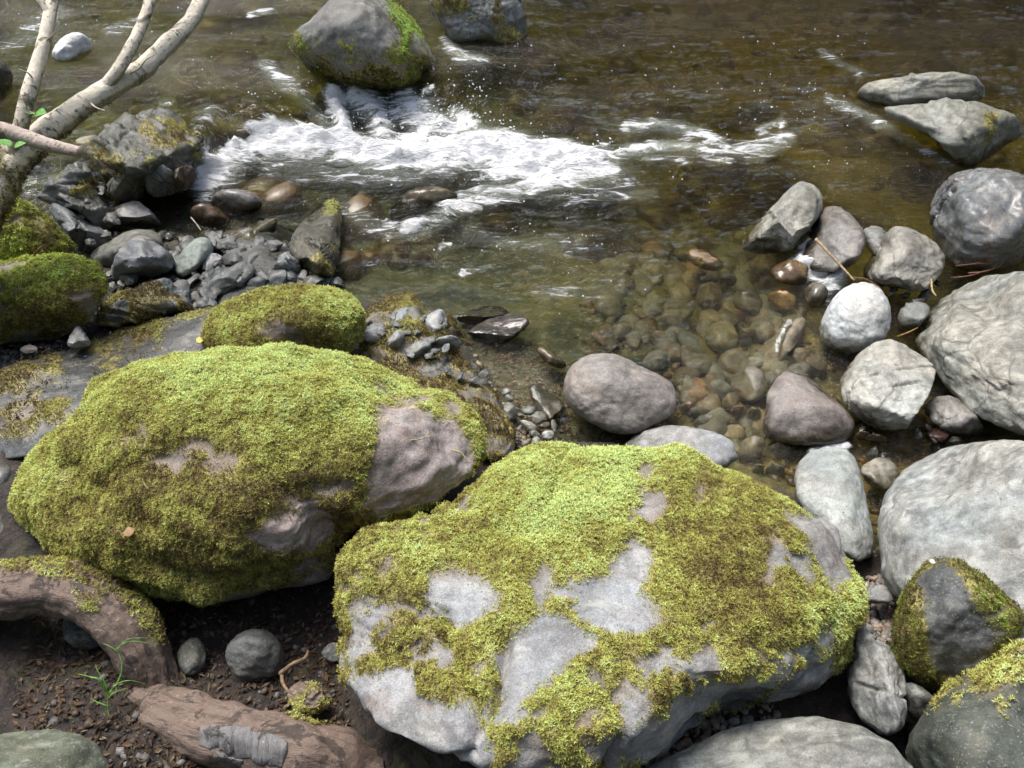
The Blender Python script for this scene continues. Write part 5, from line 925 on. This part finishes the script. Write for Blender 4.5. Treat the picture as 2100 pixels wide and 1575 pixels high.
for (ax, bx) in (((1960, 545, .1), (2040, 528, .1)), ((1985, 560, .08), (2055, 545, .09)), ((1950, 570, .07), (2030, 552, .08)), ((2005, 540, .1), (2070, 532, .09))):
    P = [ax, ((ax[0] + bx[0]) / 2, (ax[1] + bx[1]) / 2 + 4, .1), bx]
    o = twig(P, .0028, {545: 'upper left reddish twig of the drift under the veined boulder', 560: 'middle reddish twig of the drift under the veined boulder', 570: 'lowest reddish twig of the drift under the veined boulder', 540: 'rightmost reddish twig of the drift under the veined boulder'}[ax[1]], (.24, .11, .07)); o['group'] = 'drift twigs under the veined boulder'
yl = leaf_mesh(.024, .012, 3)
def litter(px, py, z, rot, s, color, label, cat='leaf'):
    o = link('fallen_leaf', yl, M['leaf'], label=label, cat=cat, color=color, loc=at(px, py, z)); o.rotation_euler = rot; o.scale = (s,) * 3; return o
litter(402, 700, .185, (.1, .1, -1.2), 1.1, (.75, .6, .12), 'bright yellow fallen leaf on the dark wet slab')
litter(1815, 945, .012, (.1, .1, .5), .7, (.6, .62, .1), 'yellow green leaf in the pool by the pale giant')
litter(795, 1002, .47, (.2, .2, 1.4), .5, (.75, .72, .6), 'tiny white petal on the big left boulder') .location = at(596, 1000, .415)
litter(265, 1100, .41, (.3, 0, .3), 1., (.35, .2, .08), 'brown catkin scale on the front of the big left boulder')
litter(752, 1352, .36, (.3, 0, 1.1), .45, (.85, .85, .78), 'white petal on the left face of the right mossy boulder')
litter(1030, 1402, .40, (.4, 0, .8), .45, (.8, .76, .62), 'cream petal on the pale patch of the right mossy boulder')
litter(1910, 1155, .43, (.2, .1, -.6), .5, (.8, .82, .75), 'white petal on the tip of the triangular rock')

# leaf litter and rootlets on the soil: too many and small to tell apart
def litter_mass(poly, n, seed, label, cols, L=.012, lift=.006):
    p = scatter_px(poly, n, seed, lift=lift); r_ = np.random.default_rng(seed); VV, CC = [], []
    for i in range(n):
        a = r_.uniform(0, 6.28); l = L * r_.uniform(.4, 1.5); w_ = l * r_.uniform(.12, .5); d_ = np.array([math.cos(a), math.sin(a), r_.normal(0, .35)]); s_ = np.array([-math.sin(a), math.cos(a), r_.normal(0, .4)]); up = np.array([0, 0, l * .2])
        VV.append([p[i] - d_ * l, p[i] - d_ * l * .2 + s_ * w_ + up, p[i] + d_ * l, p[i] + d_ * l * .1 - s_ * w_ + up]); CC.append([np.array(cols[r_.integers(len(cols))]) * r_.uniform(.6, 1.3)] * 4)
    V = np.array(VV).reshape(-1, 3); me = mk_mesh('leaf_litter', V, np.arange(len(V)).reshape(-1, 4), smooth=False, cols={'Col': np.array(CC).reshape(-1, 3)})
    link('leaf_litter', me, M['moss'], label=label, cat='litter', kind='stuff')
LC = [(.10, .06, .035), (.07, .045, .03), (.14, .09, .05), (.05, .035, .025), (.2, .15, .09)]
litter_mass([(60, 1260), (360, 1230), (700, 1190), (720, 1620), (0, 1620)], 2800, 41, 'brown leaf scraps and rootlets on the soil round the roots', LC, .0085)
litter_mass([(1380, 1430), (1570, 1430), (1420, 1540), (1180, 1640), (1150, 1580)], 320, 42, 'brown leaf scraps under the front of the right mossy boulder', LC, .007)
litter_mass([(1120, 870), (1270, 890), (1290, 930), (1130, 930)], 260, 43, 'brown silt and scraps behind the right mossy crown', LC, .007)
litter_mass([(0, 700), (300, 650), (460, 630), (440, 740), (160, 800), (0, 900)], 260, 44, 'scattered brown scraps on the dark wet slab', LC, .008, .05)
# ------------------------------------------------------------------ wood on the far bank and behind (shades and colours the water)
rg = np.random.default_rng(12)
def crown_mesh(seed, rad, n, leaf):
    r_ = np.random.default_rng(seed); cl = r_.normal(size=(26, 3)); cl /= np.linalg.norm(cl, axis=1)[:, None]; cl *= (r_.uniform(.35, 1, 26) ** .6)[:, None]
    P = cl[r_.integers(0, 26, n)] + r_.normal(0, .17, (n, 3)); P *= rad
    a = r_.normal(size=(n, 3)); a /= np.linalg.norm(a, axis=1)[:, None]; c = np.cross(a, r_.normal(size=(n, 3))); c /= np.linalg.norm(c, axis=1)[:, None]; L = leaf * r_.uniform(.6, 1.3, n)[:, None]
    V = np.stack([P, P + a * L * .5 + c * L * .35, P + a * L, P + a * L * .5 - c * L * .35], 1).reshape(-1, 3)
    g = np.repeat(r_.uniform(.6, 1.2, n)[:, None] * np.array([[.05, .10, .02]]), 4, 0)
    return mk_mesh('crown', V, np.arange(4 * n).reshape(-1, 4), smooth=False, cols={'Col': g})
cm = crown_mesh(3, np.array([2.3, 1.9, 2.6]), 9000, .30)
tv, tf, al, ar = tube([(0, 0, -.3), (.1, 0, 1.5), (0, .1, 3), (.1, 0, 5.4)], [.2, .16, .13, .05], seg=12, sub=5)
tm = mk_mesh('trunk', tv, tf, attrs={'along': al, 'around': ar})
WOOD = [(1.6, 11.5, 1.15), (-1.2, 13.5, 1.1), (3.0, 12.4, 1.2), (4.2, 10.4, 1.05), (6.6, 9.6, 1.15), (9.2, 8.6, 1.15), (4.8, 14, 1.5), (8.8, 13, 1.5), (-9.5, 12.5, .9), (9.5, 4.5, .9), (11, .5, 1.1), (-5.0, 16, .8),
        (-2.2, -4.6, 1.2), (2.6, -4.2, 1.15), (6.5, -3.2, 1.2), (-6.8, -2.6, 1.2)]
for k_, (tx, ty, s_) in enumerate(WOOD):
    e = bpy.data.objects.new('bank_tree', None); col.objects.link(e); e.location = (tx, ty, g1((tx, ty))); e.rotation_euler = (0, 0, k_ * 1.3); e.scale = (s_, s_, s_)
    e['label'] = 'dark leafy bank tree mirrored in the stream' if ty > 2 else 'leafy tree standing on the bank behind the viewer'; e['category'] = 'tree'; e['group'] = 'trees on the far bank' if ty > 2 else 'trees behind the viewer'
    link('trunk', tm, M['root'], parent=e)
    o = link('crown', cm, M['moss'], parent=e, kind='stuff'); o.location = (0, 0, 3.4)
